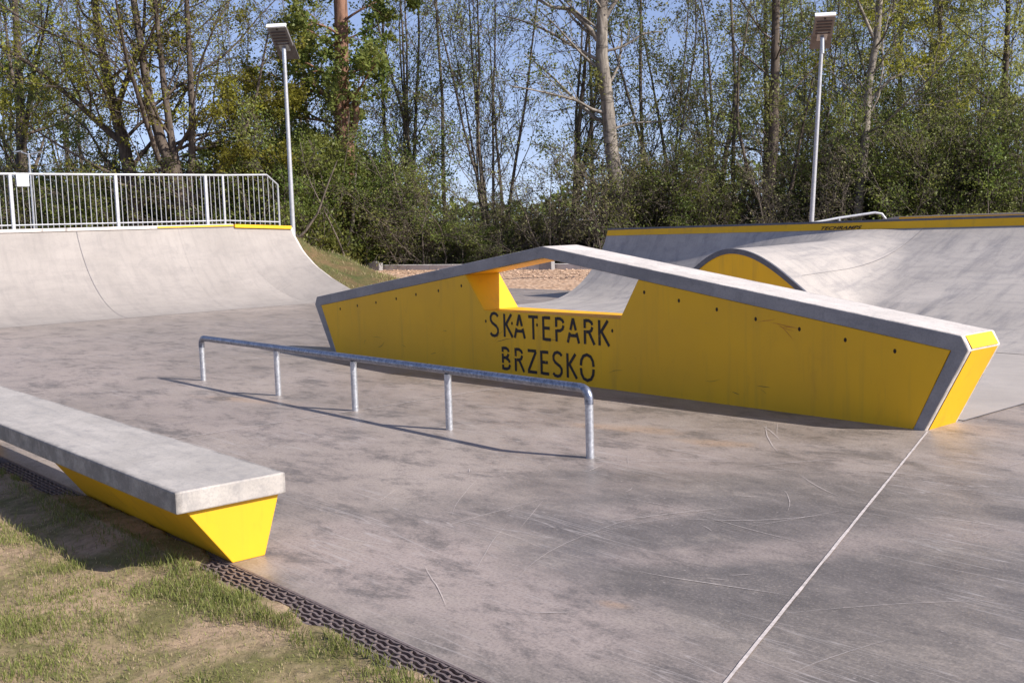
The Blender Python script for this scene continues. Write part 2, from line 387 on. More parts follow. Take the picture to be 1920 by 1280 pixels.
def gravel_mat():
    b = NB('orange_gravel')
    v = b.N('ShaderNodeTexVoronoi'); v.inputs['Scale'].default_value = 9; b.L(b.tc.outputs['Object'], v.inputs['Vector'])
    c = b.mix(b.ramp(v.outputs['Color'], [(0.2, 0.0), (0.8, 1.0)]), (0.38, 0.235, 0.145), (0.58, 0.41, 0.28))
    n = b.noise(0.8, detail=6, rough=0.7)
    c = b.mix(b.ramp(n, [(0.35, 0.45), (0.6, 0.0)]), c, (0.30, 0.19, 0.12))
    b.bump(v.outputs['Distance'], 0.8, 0.05)
    return b.fin(c, 0.95, 0, 0.15)
def litter_mat():
    b = NB('woodland_floor')
    n = b.noise(1.3, detail=8, rough=0.7)
    c = b.mix(b.ramp(n, [(0.38, 0.0), (0.62, 1.0)]), (0.05, 0.06, 0.02), (0.13, 0.09, 0.055))
    return b.fin(c, 1.0, 0, 0.1)
M['soil'] = soil_mat(); M['bank'] = bank_mat(); M['gravel'] = gravel_mat(); M['litter'] = litter_mat()
M['stone'] = plain('gravel_stone', (0.44, 0.30, 0.20), 0.9, var=0.45, scale=1.2)
def blade_mat(name, c0, c1):
    return leaf_mat(name, c0, c1, None, 0.35, 0.6)
M['blade'] = blade_mat('green_grass_blades', (0.13, 0.16, 0.035), (0.27, 0.28, 0.08))
M['straw'] = blade_mat('dry_grass_blades', (0.30, 0.24, 0.12), (0.50, 0.40, 0.24))

# ------------------------------------------------------------------ value noise for placement
def vnoise(x, y, seed=0, octaves=3):
    x = np.asarray(x, float); y = np.asarray(y, float); out = 0; amp = 1; tot = 0
    for o in range(octaves):
        xi = np.floor(x).astype(np.int64); yi = np.floor(y).astype(np.int64); fx = x-xi; fy = y-yi
        fx = fx*fx*(3-2*fx); fy = fy*fy*(3-2*fy)
        def h(a, b):
            v = (a*374761393 + b*668265263 + (seed+o*17)*1442695041) & 0xffffffff
            v = ((v ^ (v >> 13))*1274126177) & 0xffffffff
            return ((v ^ (v >> 16)) & 0xffff)/65535.0
        out = out + amp*((h(xi, yi)*(1-fx)+h(xi+1, yi)*fx)*(1-fy) + (h(xi, yi+1)*(1-fx)+h(xi+1, yi+1)*fx)*fy)
        tot += amp; amp *= .5; x = x*2+11.3; y = y*2+7.1
    return out/tot

# ------------------------------------------------------------------ the ground
def sheet(name, poly, z, mat, kind='structure'):
    me = bpy.data.meshes.new(name); me.from_pydata([(x, y, z) for x, y in poly], [], [tuple(range(len(poly)))]); me.update()
    me.materials.append(mat); return tag(obj(name, me), kind=kind)
sheet('ground', [(-900, -900), (900, -900), (900, 900), (-900, 900)], -0.10, M['litter'])
b = MB(); b.box(-20.0, 9.0, 2.262, 12.3, -0.09, 0.0); b.box(-19.8, 9.0, 12.3, 17.05, -0.09, 0.0)
fl = b.build('pavement', M['floor']); tag(fl, kind='structure')
def strip(mb, p, q, wd, z, rng=None, n=24):
    p = np.array(p, float); q = np.array(q, float); d = (q-p)/np.linalg.norm(q-p); s = np.array([-d[1], d[0]])
    rng = rng or np.random.default_rng(3); V = []; F = []
    for i in range(n+1):
        c = p+(q-p)*i/n; a = wd/2*(1+.35*(rng.random()-.5)); c = c + s*wd*.12*(rng.random()-.5)
        V += [(*(c-s*a), z), (*(c+s*a), z)]
    for i in range(n): F.append((2*i, 2*i+2, 2*i+3, 2*i+1))
    mb.add(V, F)
# pale brushed slab behind the wall, laid on the dark floor
sheet('pale_paving', [(-11.6, 7.72), (-3.885, 7.72), (-3.885, 14.25), (-15.5, 14.25), (-14.6, 12.0)], 0.004, M['slab'])
b = MB(); strip(b, (-3.87, 7.16), (-2.02, 2.262), 0.014, 0.0045, n=60)
strip(b, (-7.87, 2.27), (-7.87, 7.19), 0.010, 0.0045, n=40)
o = b.build('pale_floor_joint', M['joint']); tag(o, kind='structure')
b = MB(); strip(b, (-3.878, 7.70), (-3.878, 14.2), 0.014, 0.0085)
strip(b, (-12.0, 2.27), (-12.0, 7.19), 0.006, 0.0045, n=30); strip(b, (-16.0, 2.27), (-16.0, 12.2), 0.006, 0.0045, n=30)
o = b.build('dark_floor_joint', M['joint_dk']); tag(o, kind='structure')

rs_ = np.random.default_rng(91); b = MB(); kk = 0
for i in range(170):
    ang = rs_.choice([.25, .6, 1.1, 1.5, 2.3])+rs_.normal()*.25; L = .12+1.3*rs_.random()**2.2; cv = rs_.normal()*.35
    x0_, y0_ = (-5.5+6.5*rs_.random(), 2.5+4.0*rs_.random()) if i < 120 else (-12+9*rs_.random(), 2.5+4.4*rs_.random())
    n = 10; wd = .0010+.0016*rs_.random()**2; V = []; a = ang; p = np.array([x0_, y0_]); kk += 1
    for j in range(n+1):
        w_ = wd*math.sin(math.pi*(j+.15)/(n+.3)); s_ = np.array([-math.sin(a), math.cos(a)])*w_
        V += [(*(p-s_), .0030+.00001*kk), (*(p+s_), .0030+.00001*kk)]; p = p+np.array([math.cos(a), math.sin(a)])*L/n; a += cv/n+rs_.normal()*.03
    if p[1] > 7.1 or p[1] < 2.3: continue
    b.add(V, [(2*j, 2*j+2, 2*j+3, 2*j+1) for j in range(n)])
o = b.build('floor_scratches', M['joint']); tag(o, 'fine pale scratches all over the dark concrete floor', 'scratches', kind='stuff')

# near lawn, a rough sheet
xs = np.concatenate([np.linspace(-14, -8, 60)[:-1], np.linspace(-8, -2, 260)[:-1], np.linspace(-2, 6, 60)]); ys = np.concatenate([np.linspace(-9, .5, 60)[:-1], np.linspace(.5, 2.255, 140)]); X, Y = np.meshgrid(xs, ys, indexing='ij')
Z = -0.018 + 0.035*(vnoise(X*1.3, Y*1.3, 5)-.5) + 0.02*(vnoise(X*7, Y*7, 6)-.5)
edge = np.clip((2.085-Y)/0.30, 0, 1); Z = (Z-.022)*edge + (-0.004)*(1-edge)
cov = np.clip((X+6.75)/.25, 0, 1)*np.clip((-4.72-X)/.12, 0, 1)
rag = 2.10+.09*(vnoise(X*5, X*0+2, 14, 4)-.38)+cov*(.125+.02*vnoise(X*9, X*0+7, 4, 2))
Z = Z + cov*.010*np.clip((Y-2.0)/.1, 0, 1); Z = np.where(Y > rag, np.minimum(Z, -.03-(Y-rag)*.3), np.where(Y > 2.07, .004+.010*cov, Z))
def grid_faces(nx, ny):
    i, j = np.meshgrid(np.arange(nx-1), np.arange(ny-1), indexing='ij'); a = (i*ny+j).ravel()
    return np.stack([a, a+ny, a+ny+1, a+1], 1)
me = mesh_np('lawn', np.stack([X.ravel(), Y.ravel(), Z.ravel()], 1), [grid_faces(len(xs), len(ys))], M['soil'], smooth=True)
tag(obj('lawn', me), kind='structure')

# gravel yard and woodland floor behind it
K0 = np.array([-35.2, 22.0]); K1 = np.array([-25.87, 25.13]); KD = (K1-K0)/np.linalg.norm(K1-K0)
ka = K0-KD*14; kb = K1+KD*26
sheet('gravel_yard', [(-19.8, 17.05), (12, 17.05), tuple(kb), tuple(ka), (-48, 12.2), (-24, 10), (-19.8, 12.3)], -0.03, M['gravel'])

# grass bank beside and behind the left quarter pipe
zb_x = [-30, -27.5, -25.3, -23.4, -22.5, -22.03, -21.5, -20.85, -20.1, -19.3, -18.5]
zb_z = [-.03, .35, 1.45, 1.56, 1.45, .98, .67, .41, .18, .05, -.03]
xs = np.linspace(-30, -18.5, 90); ys = np.linspace(12.79, 20.5, 70); X, Y = np.meshgrid(xs, ys, indexing='ij')
def bank_z(X, Y):
    d = np.maximum(Y-12.79, 0)
    z = np.interp(X, zb_x, zb_z)*np.exp(-d/1.3) + .38*np.exp(-((X+22.6)/2.0)**2)*np.clip(d/1.2, 0, 1)*np.exp(-(np.maximum(Y-14.0, 0)/1.6)**2)
    return z - .05*np.clip(d/5, 0, 1)
Z = bank_z(X, Y)*(1+.14*(vnoise(X*1.1, Y*1.1, 9)-.5))
Z[:, 0] = np.interp(xs, zb_x, zb_z)
me = mesh_np('grass_bank', np.stack([X.ravel(), Y.ravel(), Z.ravel()], 1), [grid_faces(len(xs), len(ys))], M['bank'], smooth=True)
tag(obj('grass_bank', me), kind='structure')

# ------------------------------------------------------------------ left quarter pipe
RQ = 2.55
def prof(s): return RQ-math.sqrt(max(RQ*RQ-s*s, 0))
QH = prof(2.4)
qp = empty('quarter_pipe', (-22.4, 6.0, 0), 'pale concrete quarter pipe with a railing on its deck, at the left', 'ramp')
off = Vector((22.4, -6.0, 0))
def P_(mb, name, mat, par, **kw):
    """build in world coordinates, then parent keeping the place"""
    o = mb.build(name, mat, None, **kw); o.parent = par
    o.matrix_parent_inverse = Matrix.Translation(-Vector(par.location))
    return o
def Pm(name, me, par):
    o = obj(name, me); o.parent = par; o.matrix_parent_inverse = Matrix.Translation(-Vector(par.location)); return o
ss = np.linspace(0, 2.4, 28); y0 = -4.0
V = []; 
for s_ in ss:
    z = prof(s_); ya = 11.9-.63*(s_/2.4)
    for t in np.linspace(0, 1, 30): V.append((-20-s_, y0+(ya-y0)*t, z+.002))
F = [grid_faces(len(ss), 30)]
Pm('ramp_surface', mesh_np('ramp_surface', V, F, M['ramp'], smooth=True), qp)
Bz = [0, .10, .246, .472, .734, 1.055, 1.483, 1.62]; Bx = [-18.6, -19.4, -20.101, -20.836, -21.487, -22.015, -22.44, -22.50]
V = []
zs = [prof(s_) for s_ in ss]
for s_, z in zip(ss, zs):
    zB = z*1.62/QH; A = np.array([-20-s_, 11.9-.63*(s_/2.4), z+.002]); B = np.array([np.interp(zB, Bz, Bx), 12.75, zB+.002])
    for t in np.linspace(0, 1, 12): V.append(A+(B-A)*t)
Pm('corner_surface', mesh_np('corner_surface', V, [grid_faces(len(ss), 12)], M['ramp'], smooth=True), qp)
# side wall of the corner and deck
b = MB()
side = [(np.interp(z*1.62/QH, Bz, Bx), z*1.62/QH) for z in zs]
n = len(side); V = [(x, 12.75, z) for x, z in side] + [(x, 12.81, z-.03) for x, z in side]
b.add(V, [(i, i+1, i+1+n, i+n) for i in range(n-1)])
P_(b, 'side_edge', M['cap'], qp)
b = MB()
dk = [(-22.4, y0), (-22.4, 11.27), (-22.50, 12.78), (-23.5, 12.9), (-25.0, 12.9), (-25.0, y0)]
zt = [QH+.004, QH+.004, 1.60, 1.55, QH, QH]
n = len(dk); V = [(x, y, z) for (x, y), z in zip(dk, zt)] + [(x, y, 0) for x, y in dk]
b.add(V, [tuple(range(n-1, -1, -1))] + [(i, (i+1) % n, (i+1) % n+n, i+n) for i in range(n)])
P_(b, 'deck', M['slab'], qp)
b = MB()   # coping lip, pale on the long side
b.obox((-22.40, (y0+11.27)/2, QH-.02), (.05, 0, 0), (0, (11.27-y0)/2, 0), (0, 0, .035))
P_(b, 'coping', M['cap'], qp, bevel=.01)
b = MB()
a_ = np.array([-22.38, 11.29, QH-.035]); c_ = np.array([-22.46, 12.74, 1.585]); d_ = (c_-a_)/2; nn = np.array([d_[1], -d_[0], 0]); nn /= np.linalg.norm(nn)
b.obox((a_+c_)/2+nn*.03, d_, nn*.03, (0, 0, .038))
o = P_(b, 'coping', M['yellow'], qp, bevel=.008); o['label'] = 'yellow painted lip on the angled corner'
for yy, wd in ((7.87, .008), (3.2, .008), (10.0, .003)):
    b = MB(); V = []
    for s_ in ss: V += [(-20-s_+.006*s_, yy-wd/2, prof(s_)+.006), (-20-s_+.006*s_, yy+wd/2, prof(s_)+.006)]
    b.add(V, [(2*i, 2*i+2, 2*i+3, 2*i+1) for i in range(len(ss)-1)])
    P_(b, 'surface_joint', M['joint_dk'], qp)

b = MB(); b.obox((-22.343, 10.4, QH-.022), (.008, 0, 0), (0, .86, 0), (0, 0, .016)); o = P_(b, 'edge_paint', M['yellow'], qp)
# railing on its deck
fn = empty('railing', (-22.6, 6.75, QH), 'galvanised steel railing of close upright bars on the left deck', 'railing')
FT = QH+1.08
posts = [2.6, 4.68, 6.75, 8.815, 10.79]
def railpanel(p, q, zt0, zt1, zb0, zb1, nb, chamfer=False):
    b = MB(); p = np.array(p, float); q = np.array(q, float)
    if not chamfer:
        b.tube([(*p, zt0), (*q, zt1)], .024, 8)
    else:
        m = p+(q-p)*.80
        b.tube([(*p, zt0), (*m, zt1), (*q, zt1-.22), (*q, zb1-.02)], .022, 8)
    b.tube([(*p, zb0+.09), (*q, zb1+.09)], .016, 6)
    for i in range(1, nb):
        t = i/nb; c = p+(q-p)*t; zt_ = zt0+(zt1-zt0)*t
        if chamfer and t > .8: zt_ = zt1-.22*(t-.8)/.2
        b.tube([(*c, zb0+(zb1-zb0)*t+.02), (*c, zt_)],   .0085, 5, caps=False)
    return b
for i in range(4):
    P_(railpanel((-22.6, posts[i]), (-22.6, posts[i+1]), FT, FT, QH, QH, 19), 'bar_panel', M['fence'], fn, smooth=True)
P_(railpanel((-22.6, 10.79), (-22.6, 11.2), FT, FT, QH, QH, 4), 'bar_panel', M['fence'], fn, smooth=True)
e1 = (-22.7, 12.6)
P_(railpanel((-22.6, 11.2), e1, FT, FT+.02, QH, QH-.06, 11, True), 'bar_panel', M['fence'], fn, smooth=True)
for y in posts:
    b = MB(); b.box(-22.63, -22.57, y-.03, y+.03, QH, FT-.01); P_(b, 'post', M['fence'], fn)
b = MB(); b.box(-22.62, -22.58, 11.18, 11.22, QH, FT-.01); P_(b, 'post', M['fence'], fn)
b = MB(); b.box(-22.572, -22.56, 6.86, 7.09, FT-.24, FT-.01)
o = b.build('sign_board', M['white'], bevel=.004); tag(o, 'blank white square sign fixed to the top of the deck railing', 'sign')

# ------------------------------------------------------------------ right quarter pipe with the hump
CB = 14.2; CT = 16.08; RB = 1.99
def qz(y): 
    s_ = np.clip(y-CB, 0, CT-CB); return RB-np.sqrt(RB*RB-s_*s_)
def coph(x): return 1.0 + (x+15.6)*0.0061
HY = 12.5; HX = -9.72
def bell(x, L0, L1, hx=HX):
    t = np.where(x < hx, (hx-x)/L0, (x-hx)/L1); return .5*(1+np.cos(np.pi*np.clip(t, 0, 1)))
def hump(x, y):
    t = np.clip((y-HY)/(CT-HY), 0, 1); t2 = t*t*(3-2*t)
    return 1.085*(1+.04*t2)*bell(x, 2.0+.6*t, 2.35+.3*t, HX)
def gentle(x, y):
    a = np.clip((x+15.5)/5.2, 0, 1); b_ = np.clip((y-11.6)/2.8, 0, 1); c_ = np.clip((-9.5-x)/1.5, 0, 1)
    return .26*a*a*(3-2*a)*b_*b_*(3-2*b_)*c_
xs = np.concatenate([np.linspace(-15.6, -4, 130), np.linspace(-3.8, 6, 30)])
ys = np.concatenate([np.linspace(HY, CB, 26)[:-1], CB+np.linspace(0, 1, 34)[:-1]**.85*(CT-.06-CB), np.linspace(CT-.055, CT, 7)])
X, Y = np.meshgrid(xs, ys, indexing='ij')
YL = CT-.046
def qmix(x, y):
    a = np.clip((x+13.9)/4.4, 0, 1); a = a*a*(3-2*a); yb = 11.6
    t = np.clip((y-yb)/(YL-yb), 0, 1); g = qz(YL)*(.25*t+.75*t**1.7)
    g = np.where(y > YL, qz(y), g); return ((1-a)*qz(y)+a*g)*coph(x)
q_ = qmix(X, Y)*np.where(X > -7.2, 1.0, np.clip((Y-HY)/.9, 0, 1)**.7); h_ = np.maximum(hump(X, Y), 0)+gentle(X, Y)*(1-bell(X, 2.0, 2.35))
k_ = .30*np.clip((Y-HY)/1.5, .05, 1); hh = np.clip(.5+.5*(q_-h_)/k_, 0, 1); Z = h_*(1-hh)+q_*hh + k_*hh*(1-hh)
Z = np.minimum(Z, np.maximum(h_, q_)+.5*np.minimum(h_, q_))
top = np.where(Y > YL, qz(Y), qz(YL))*coph(X); Z = np.minimum(Z, top)
Z = np.maximum(Z, 0.0)+.008
rq = empty('quarter_pipe', (-9.7, 14.0, 0), 'grey concrete quarter pipe with a yellow band and a rounded hump, at the right', 'ramp')
Pm('ramp_surface', mesh_np('ramp_surface', np.stack([X.ravel(), Y.ravel(), Z.ravel()], 1), [grid_faces(len(xs), len(ys))], M['ramp_grey'], smooth=True), rq)
xa = np.linspace(-7.2, 6, 60); ya = np.linspace(11.6, HY, 12); XA, YA = np.meshgrid(xa, ya, indexing='ij')
ZA = qmix(XA, YA)+.008
Pm('apron', mesh_np('apron', np.stack([XA.ravel(), YA.ravel(), ZA.ravel()], 1), [grid_faces(60, 12)], M['ramp_grey'], smooth=True), rq)
# yellow face of the hump, with its concrete rim
hx = np.linspace(HX-2.0, HX+2.35, 60); hz = 1.085*bell(hx, 2.0, 2.35)
def rimmed(off_):
    pts = []
    dz = np.gradient(hz, hx); nx = -dz/np.sqrt(1+dz*dz); nz = 1/np.sqrt(1+dz*dz)
    return hx-nx*off_, hz-nz*off_
ix, iz = rimmed(.062); ok = iz > .0
b = MB()
V = [(x, HY+.001, z) for x, z in zip(ix[ok], iz[ok])]; lo = [(x, HY+.001, -.02) for x in ix[ok]]
n = len(V); b.add(V+lo, [(i, i+n, i+1+n, i+1) for i in range(n-1)])
P_(b, 'hump_face', M['yellow'], rq)
b = MB(); n = len(hx)
V = [(x, HY-.012, z+.009) for x, z in zip(hx, hz)] + [(x, HY-.012, max(z, -.02)) for x, z in zip(ix, iz)] + \
    [(x, HY+.03, z+.009) for x, z in zip(hx, hz)] + [(x, HY+.03, max(z, -.02)) for x, z in zip(ix, iz)]
b.add(V, [(i, i+n, i+1+n, i+1) for i in range(n-1)] + [(i, i+1, i+1+2*n, i+2*n) for i in range(n-1)] + [(i+n, i+3*n, i+1+3*n, i+1+n) for i in range(n-1)])
o = P_(b, 'rim', M['coping'], rq, smooth=True)
# yellow band under the lip, following the curve; dark lip; deck
def band_pt(x, s_, lift):
    z = (RB-math.sqrt(RB*RB-s_*s_))*coph(x); th = math.asin(s_/RB)
    return (x, CB+s_-math.sin(th)*lift, z+math.cos(th)*lift+.008)
s_top = CT-CB; s_lo = s_top-.046
bx = np.linspace(-15.6, 6, 80); V = []
for x in bx:
    for k in range(5): V.append(band_pt(x, s_lo+(s_top-s_lo)*k/4, .006))
b = MB(); b.add(V, [tuple(int(q) for q in f) for f in grid_faces(80, 5)])
P_(b, 'yellow_band', M['yellow'], rq)
zt = qz(CT)
b = MB()
xl, xr = -15.6, 6.0
b.add([(xl, CT-.012, zt*coph(xl)), (xr, CT-.012, zt*coph(xr)), (xr, CT+.12, zt*coph(xr)), (xl, CT+.12, zt*coph(xl)),
       (xl, CT-.012, zt*coph(xl)+.035), (xr, CT-.012, zt*coph(xr)+.035), (xr, CT+.12, zt*coph(xr)+.035), (xl, CT+.12, zt*coph(xl)+.035)],
      [(0,3,2,1),(4,5,6,7),(0,1,5,4),(1,2,6,5),(2,3,7,6),(3,0,4,7)])
P_(b, 'coping', M['coping'], rq)
b = MB()
za, zc = zt*coph(xl), zt*coph(xr)
b.add([(xl, CT+.12, 0), (xr, CT+.12, 0), (xr, CT+2.4, 0), (xl, CT+2.4, 0), (xl, CT+.12, za+.02), (xr, CT+.12, zc+.02), (xr, CT+2.4, zc+.02), (xl, CT+2.4, za+.02)],
      [(0,3,2,1),(4,5,6,7),(0,1,5,4),(1,2,6,5),(2,3,7,6),(3,0,4,7)])
P_(b, 'deck', M['slab'], rq)
b = MB()   # left cheek
sd = [(CB+s_, (RB-math.sqrt(RB*RB-s_*s_))) for s_ in np.linspace(0, s_top, 20)]
V = [(-15.603, y, z+.006) for y, z in sd]+[(-15.603, y, -.02) for y, z in sd]; n = len(sd)
b.add(V, [(i, i+1, i+1+n, i+n) for i in range(n-1)]); P_(b, 'side_wall', M['cap'], rq)
b = MB(); V = []
yy = np.linspace(HY+.3, CT-.06, 40); xj = -8.75
for y in yy:
    i = np.argmin(abs(xs-xj)); z = np.interp(y, ys, Z[i]); V += [(xj-.005, y-.004, z+.008), (xj+.005, y-.004, z+.008)]
b.add(V, [(2*i, 2*i+1, 2*i+3, 2*i+2) for i in range(len(yy)-1)])
P_(b, 'surface_joint', M['joint_dk'], rq)

# builder's name painted on the yellow band
def text_mesh(txt, size, shear=0.0, extr=0.0):
    c = bpy.data.curves.new('t', 'FONT'); c.body = txt; c.size = size; c.shear = shear; c.extrude = extr; c.resolution_u = 3
    c.offset = size*0.02
    t = bpy.data.objects.new('t', c); link(t)
    dg = bpy.context.evaluated_depsgraph_get(); me = bpy.data.meshes.new_from_object(t.evaluated_get(dg))
    bpy.data.objects.remove(t); return me
me = text_mesh('TECHRAMPS', 0.092, 0.35); co = np.array([v.co[:] for v in me.vertices]); wx = co[:, 0].max()-co[:, 0].min()
th = math.asin((s_top-.026)/RB)
for v in me.vertices:
    u = (v.co.x-co[:, 0].min())/wx*.76; t = v.co.y
    s_ = s_top-.043+t*.53*.66*.9; x = -10.60+u
    p = band_pt(x, min(s_, s_top-.004), .013); v.co = p
me.materials.append(M['ink']); Pm('lettering', me, rq)

# ------------------------------------------------------------------ the kicker wall
cx = -7.87; WY0, WY1 = 7.2, 7.67
wl = empty('kicker_wall', (cx, 7.435, 0), 'long yellow peaked wall with a grey concrete frame, a window opening and stencilled words', 'skate obstacle')
def sy(poly): return [(cx+x, z) for x, z in poly]
outer = [(3.95, 0), (4.27, .594), (4.22, .690), (0, 1.312), (-4.25, .690), (-4.30, .594), (-3.93, 0)]
inner = [(3.86, 0), (4.145, .585), (0, 1.200), (-4.16, .585), (-3.83, 0)]
def ring(mb, o_, i_, y0, y1):
    """frame piece between two quads of the outlines"""
    mb.prism_y(sy(o_+i_), y0, y1)
b = MB()   # frame band, as four bars meeting end to end, front side and through the full depth
fr = [([(3.95, 0), (4.27, .594), (4.22, .690), (4.145, .585), (3.86, 0)]),
      ([(4.22, .690), (0, 1.312), (0, 1.200), (4.145, .585)]),
      ([(0, 1.312), (-4.25, .690), (-4.16, .585), (0, 1.200)]),
      ([(-4.25, .690), (-4.30, .594), (-3.93, 0), (-3.83, 0), (-4.16, .585)])]
# one closed frame mesh: outline ring front/back with outer and inner walls
O_ = [(3.95, -.02)] + outer[1:6] + [(-3.93, -.02)]; I_ = [(3.86, -.02), (4.145, .585), (4.10, .592), (0, 1.200), (-4.11, .592), (-4.16, .585), (-3.83, -.02)]
y0, y1 = WY0-.004, WY1+.004
V = []
for y in (y0, y1):
    V += [(cx+x, y, z) for x, z in O_]+[(cx+x, y, z) for x, z in I_]
n = 7; F = []
for i in range(n-1):
    F.append((i, i+n, i+n+1, i+1)); F.append((i+2*n, i+1+2*n, i+n+1+2*n, i+n+2*n))
    F.append((i, i+1, i+1+2*n, i+2*n)); F.append((i+n, i+n+2*n, i+n+1+2*n, i+n+1))
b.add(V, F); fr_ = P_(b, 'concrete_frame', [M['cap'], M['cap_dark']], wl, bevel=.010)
for p in fr_.data.polygons: p.material_index = 1 if abs(p.normal.y) > .9 else 0  # front and back take the darker copy, their shade painted in; edges stay pale
# yellow body pieces, butted
L = [(-3.83, 0), (-.92, 0), (-.92, .65), (-1.22, 1.200-.1448*1.22), (-4.11, .592), (-4.16, .585)]
def zin(x): return 1.198-.1474*abs(x)
left = [(-3.83, -.02), (-.92, -.02), (-.92, .655), (-1.22, zin(1.22)), (-4.11, .591), (-4.155, .585)]
right = [(1.01, -.02), (3.86, -.02), (4.14, .585), (4.10, .591), (1.24, zin(1.24)), (1.01, .655)]
mid = [(-.92, -.02), (1.01, -.02), (1.01, .655), (-.92, .655)]
b = MB()
allp = [(-3.83, -.02), (3.86, -.02), (4.14, .585), (4.10, .591), (1.24, zin(1.24)), (1.01, .655), (-.92, .655), (-1.22, zin(1.22)), (-4.11, .591), (-4.155, .585)]
b.prism_y(sy(allp), WY0, WY1); P_(b, 'infill_panel', M['yellow'], wl, bevel=.006)
b = MB()  # yellow paint on the soffit of the frame over the opening
for sgn, e in ((-1, 1.215), (1, 1.235)):
    b.add([(cx+sgn*e, WY0+.02, zin(e)-.002), (cx, WY0+.02, 1.196), (cx, WY1-.02, 1.196), (cx+sgn*e, WY1-.02, zin(e)-.002)], [(0, 1, 2, 3) if sgn < 0 else (0, 3, 2, 1)])
P_(b, 'painted_soffit', M['yellow'], wl)
b = MB()  # end panel, yellow field set between pale edges of the frame
def endpanel(p, q, push):
    p = np.array([cx+p[0], p[1]]); q = np.array([cx+q[0], q[1]]); d = (q-p)/np.linalg.norm(q-p); nn = np.array([d[1], -d[0]])
    if nn[0]*push < 0: nn = -nn
    return p, q, nn
for (p, q) in (((3.953, -.018), (4.268, .588)), ((4.272, .600), (4.222, .686))):
    p, q, nn = endpanel(p, q, 1); o2 = nn*.004
    V = [(p[0]+o2[0], WY0+.045, p[1]+o2[1]), (p[0]+o2[0], WY1-.045, p[1]+o2[1]), (q[0]+o2[0], WY1-.045, q[1]+o2[1]), (q[0]+o2[0], WY0+.045, q[1]+o2[1])]
    b.add(V, [(0, 1, 2, 3)])
P_(b, 'end_panel', M['yellow'], wl)
b = MB()
for (p, q) in (((-3.933, -.018), (-4.298, .588)), ((-4.302, .600), (-4.252, .686))):
    p, q, nn = endpanel(p, q, -1); o2 = nn*.004
    V = [(p[0]+o2[0], WY0+.045, p[1]+o2[1]), (p[0]+o2[0], WY1-.045, p[1]+o2[1]), (q[0]+o2[0], WY1-.045, q[1]+o2[1]), (q[0]+o2[0], WY0+.045, q[1]+o2[1])]
    b.add(V, [(0, 3, 2, 1)])
P_(b, 'end_panel', M['yellow'], wl)
for (x, z) in [(-11.578,.558),(-11.19,.613),(-10.787,.665),(-10.37,.723),(-9.982,.783),(-9.565,.837),(-9.158,.90),(-8.768,.543),(-8.355,.541),(-7.978,.544),
               (-6.957,.543),(-6.558,.905),(-6.162,.845),(-5.755,.786),(-5.364,.725),(-4.953,.666),(-4.551,.607),(-4.147,.551)]:
    b = MB(); V = []; F = []
    for rr_, yo in ((.016, -.0015), (.013, -.0015)):
        pass
    n = 12
    V = [(x+.012*math.cos(2*math.pi*i/n), WY0-.0018, z+.017*math.sin(2*math.pi*i/n)) for i in range(n)]+[(x+.012*math.cos(2*math.pi*i/n), WY0+.002, z+.017*math.sin(2*math.pi*i/n)) for i in range(n)]
    b.add(V, [tuple(range(n))]+[(i, i+n, (i+1) % n+n, (i+1) % n) for i in range(n)])
    P_(b, 'tie_hole', M['hole'], wl)
# stencilled words
GL = {
 'S': (.60, [[(.56,.86),(.46,.96),(.30,1.0),(.14,.95),(.05,.82),(.06,.68),(.16,.57),(.30,.50),(.44,.43),(.54,.32),(.54,.17),(.44,.04),(.28,0),(.12,.03),(.02,.12)]]),
 'K': (.60, [[(.06,0),(.06,1)],[(.12,.50),(.54,1)],[(.17,.56),(.60,0)]]),
 'A': (.66, [[(0,0),(.135,.42)],[(.66,0),(.525,.42)],[(.17,.52),(.33,1.0)],[(.49,.52),(.33,1.0)],[(.12,.30),(.54,.30)]]),
 'T': (.62, [[(0,.95),(.62,.95)],[(.31,0),(.31,.89)]]),
 'E': (.52, [[(.06,0),(.06,1)],[(.12,.95),(.50,.95)],[(.12,.52),(.46,.52)],[(.12,.05),(.52,.05)]]),
 'P': (.56, [[(.06,0),(.06,.50)],[(.06,.60),(.06,1)],[(.10,.95),(.30,.95),(.45,.88),(.50,.78)],[(.50,.68),(.44,.54),(.30,.46),(.10,.45)]]),
 'R': (.60, [[(.06,0),(.06,.56)],[(.06,.64),(.06,1)],[(.10,.95),(.30,.95),(.45,.88),(.49,.78)],[(.49,.70),(.43,.56),(.30,.50),(.14,.50)],[(.30,.48),(.60,0)]]),
 'B': (.58, [[(.06,0),(.06,.22)],[(.06,.29),(.06,.70)],[(.06,.77),(.06,1)],[(.10,.95),(.30,.95),(.43,.89),(.47,.79)],[(.46,.70),(.38,.58),(.25,.53),(.12,.53)],
              [(.30,.51),(.45,.45),(.53,.34)],[(.54,.24),(.47,.10),(.32,.05),(.10,.05)]]),
 'Z': (.60, [[(.02,.95),(.56,.95)],[(.54,.92),(.04,.08)],[(0,.05),(.60,.05)]]),
 'O': (.78, [[(.02,.56),(.06,.78),(.18,.95),(.39,1.02),(.60,.95),(.72,.78),(.76,.56)],[(.02,.46),(.06,.22),(.18,.05),(.39,-.02),(.60,.05),(.72,.22),(.76,.46)]]),
}
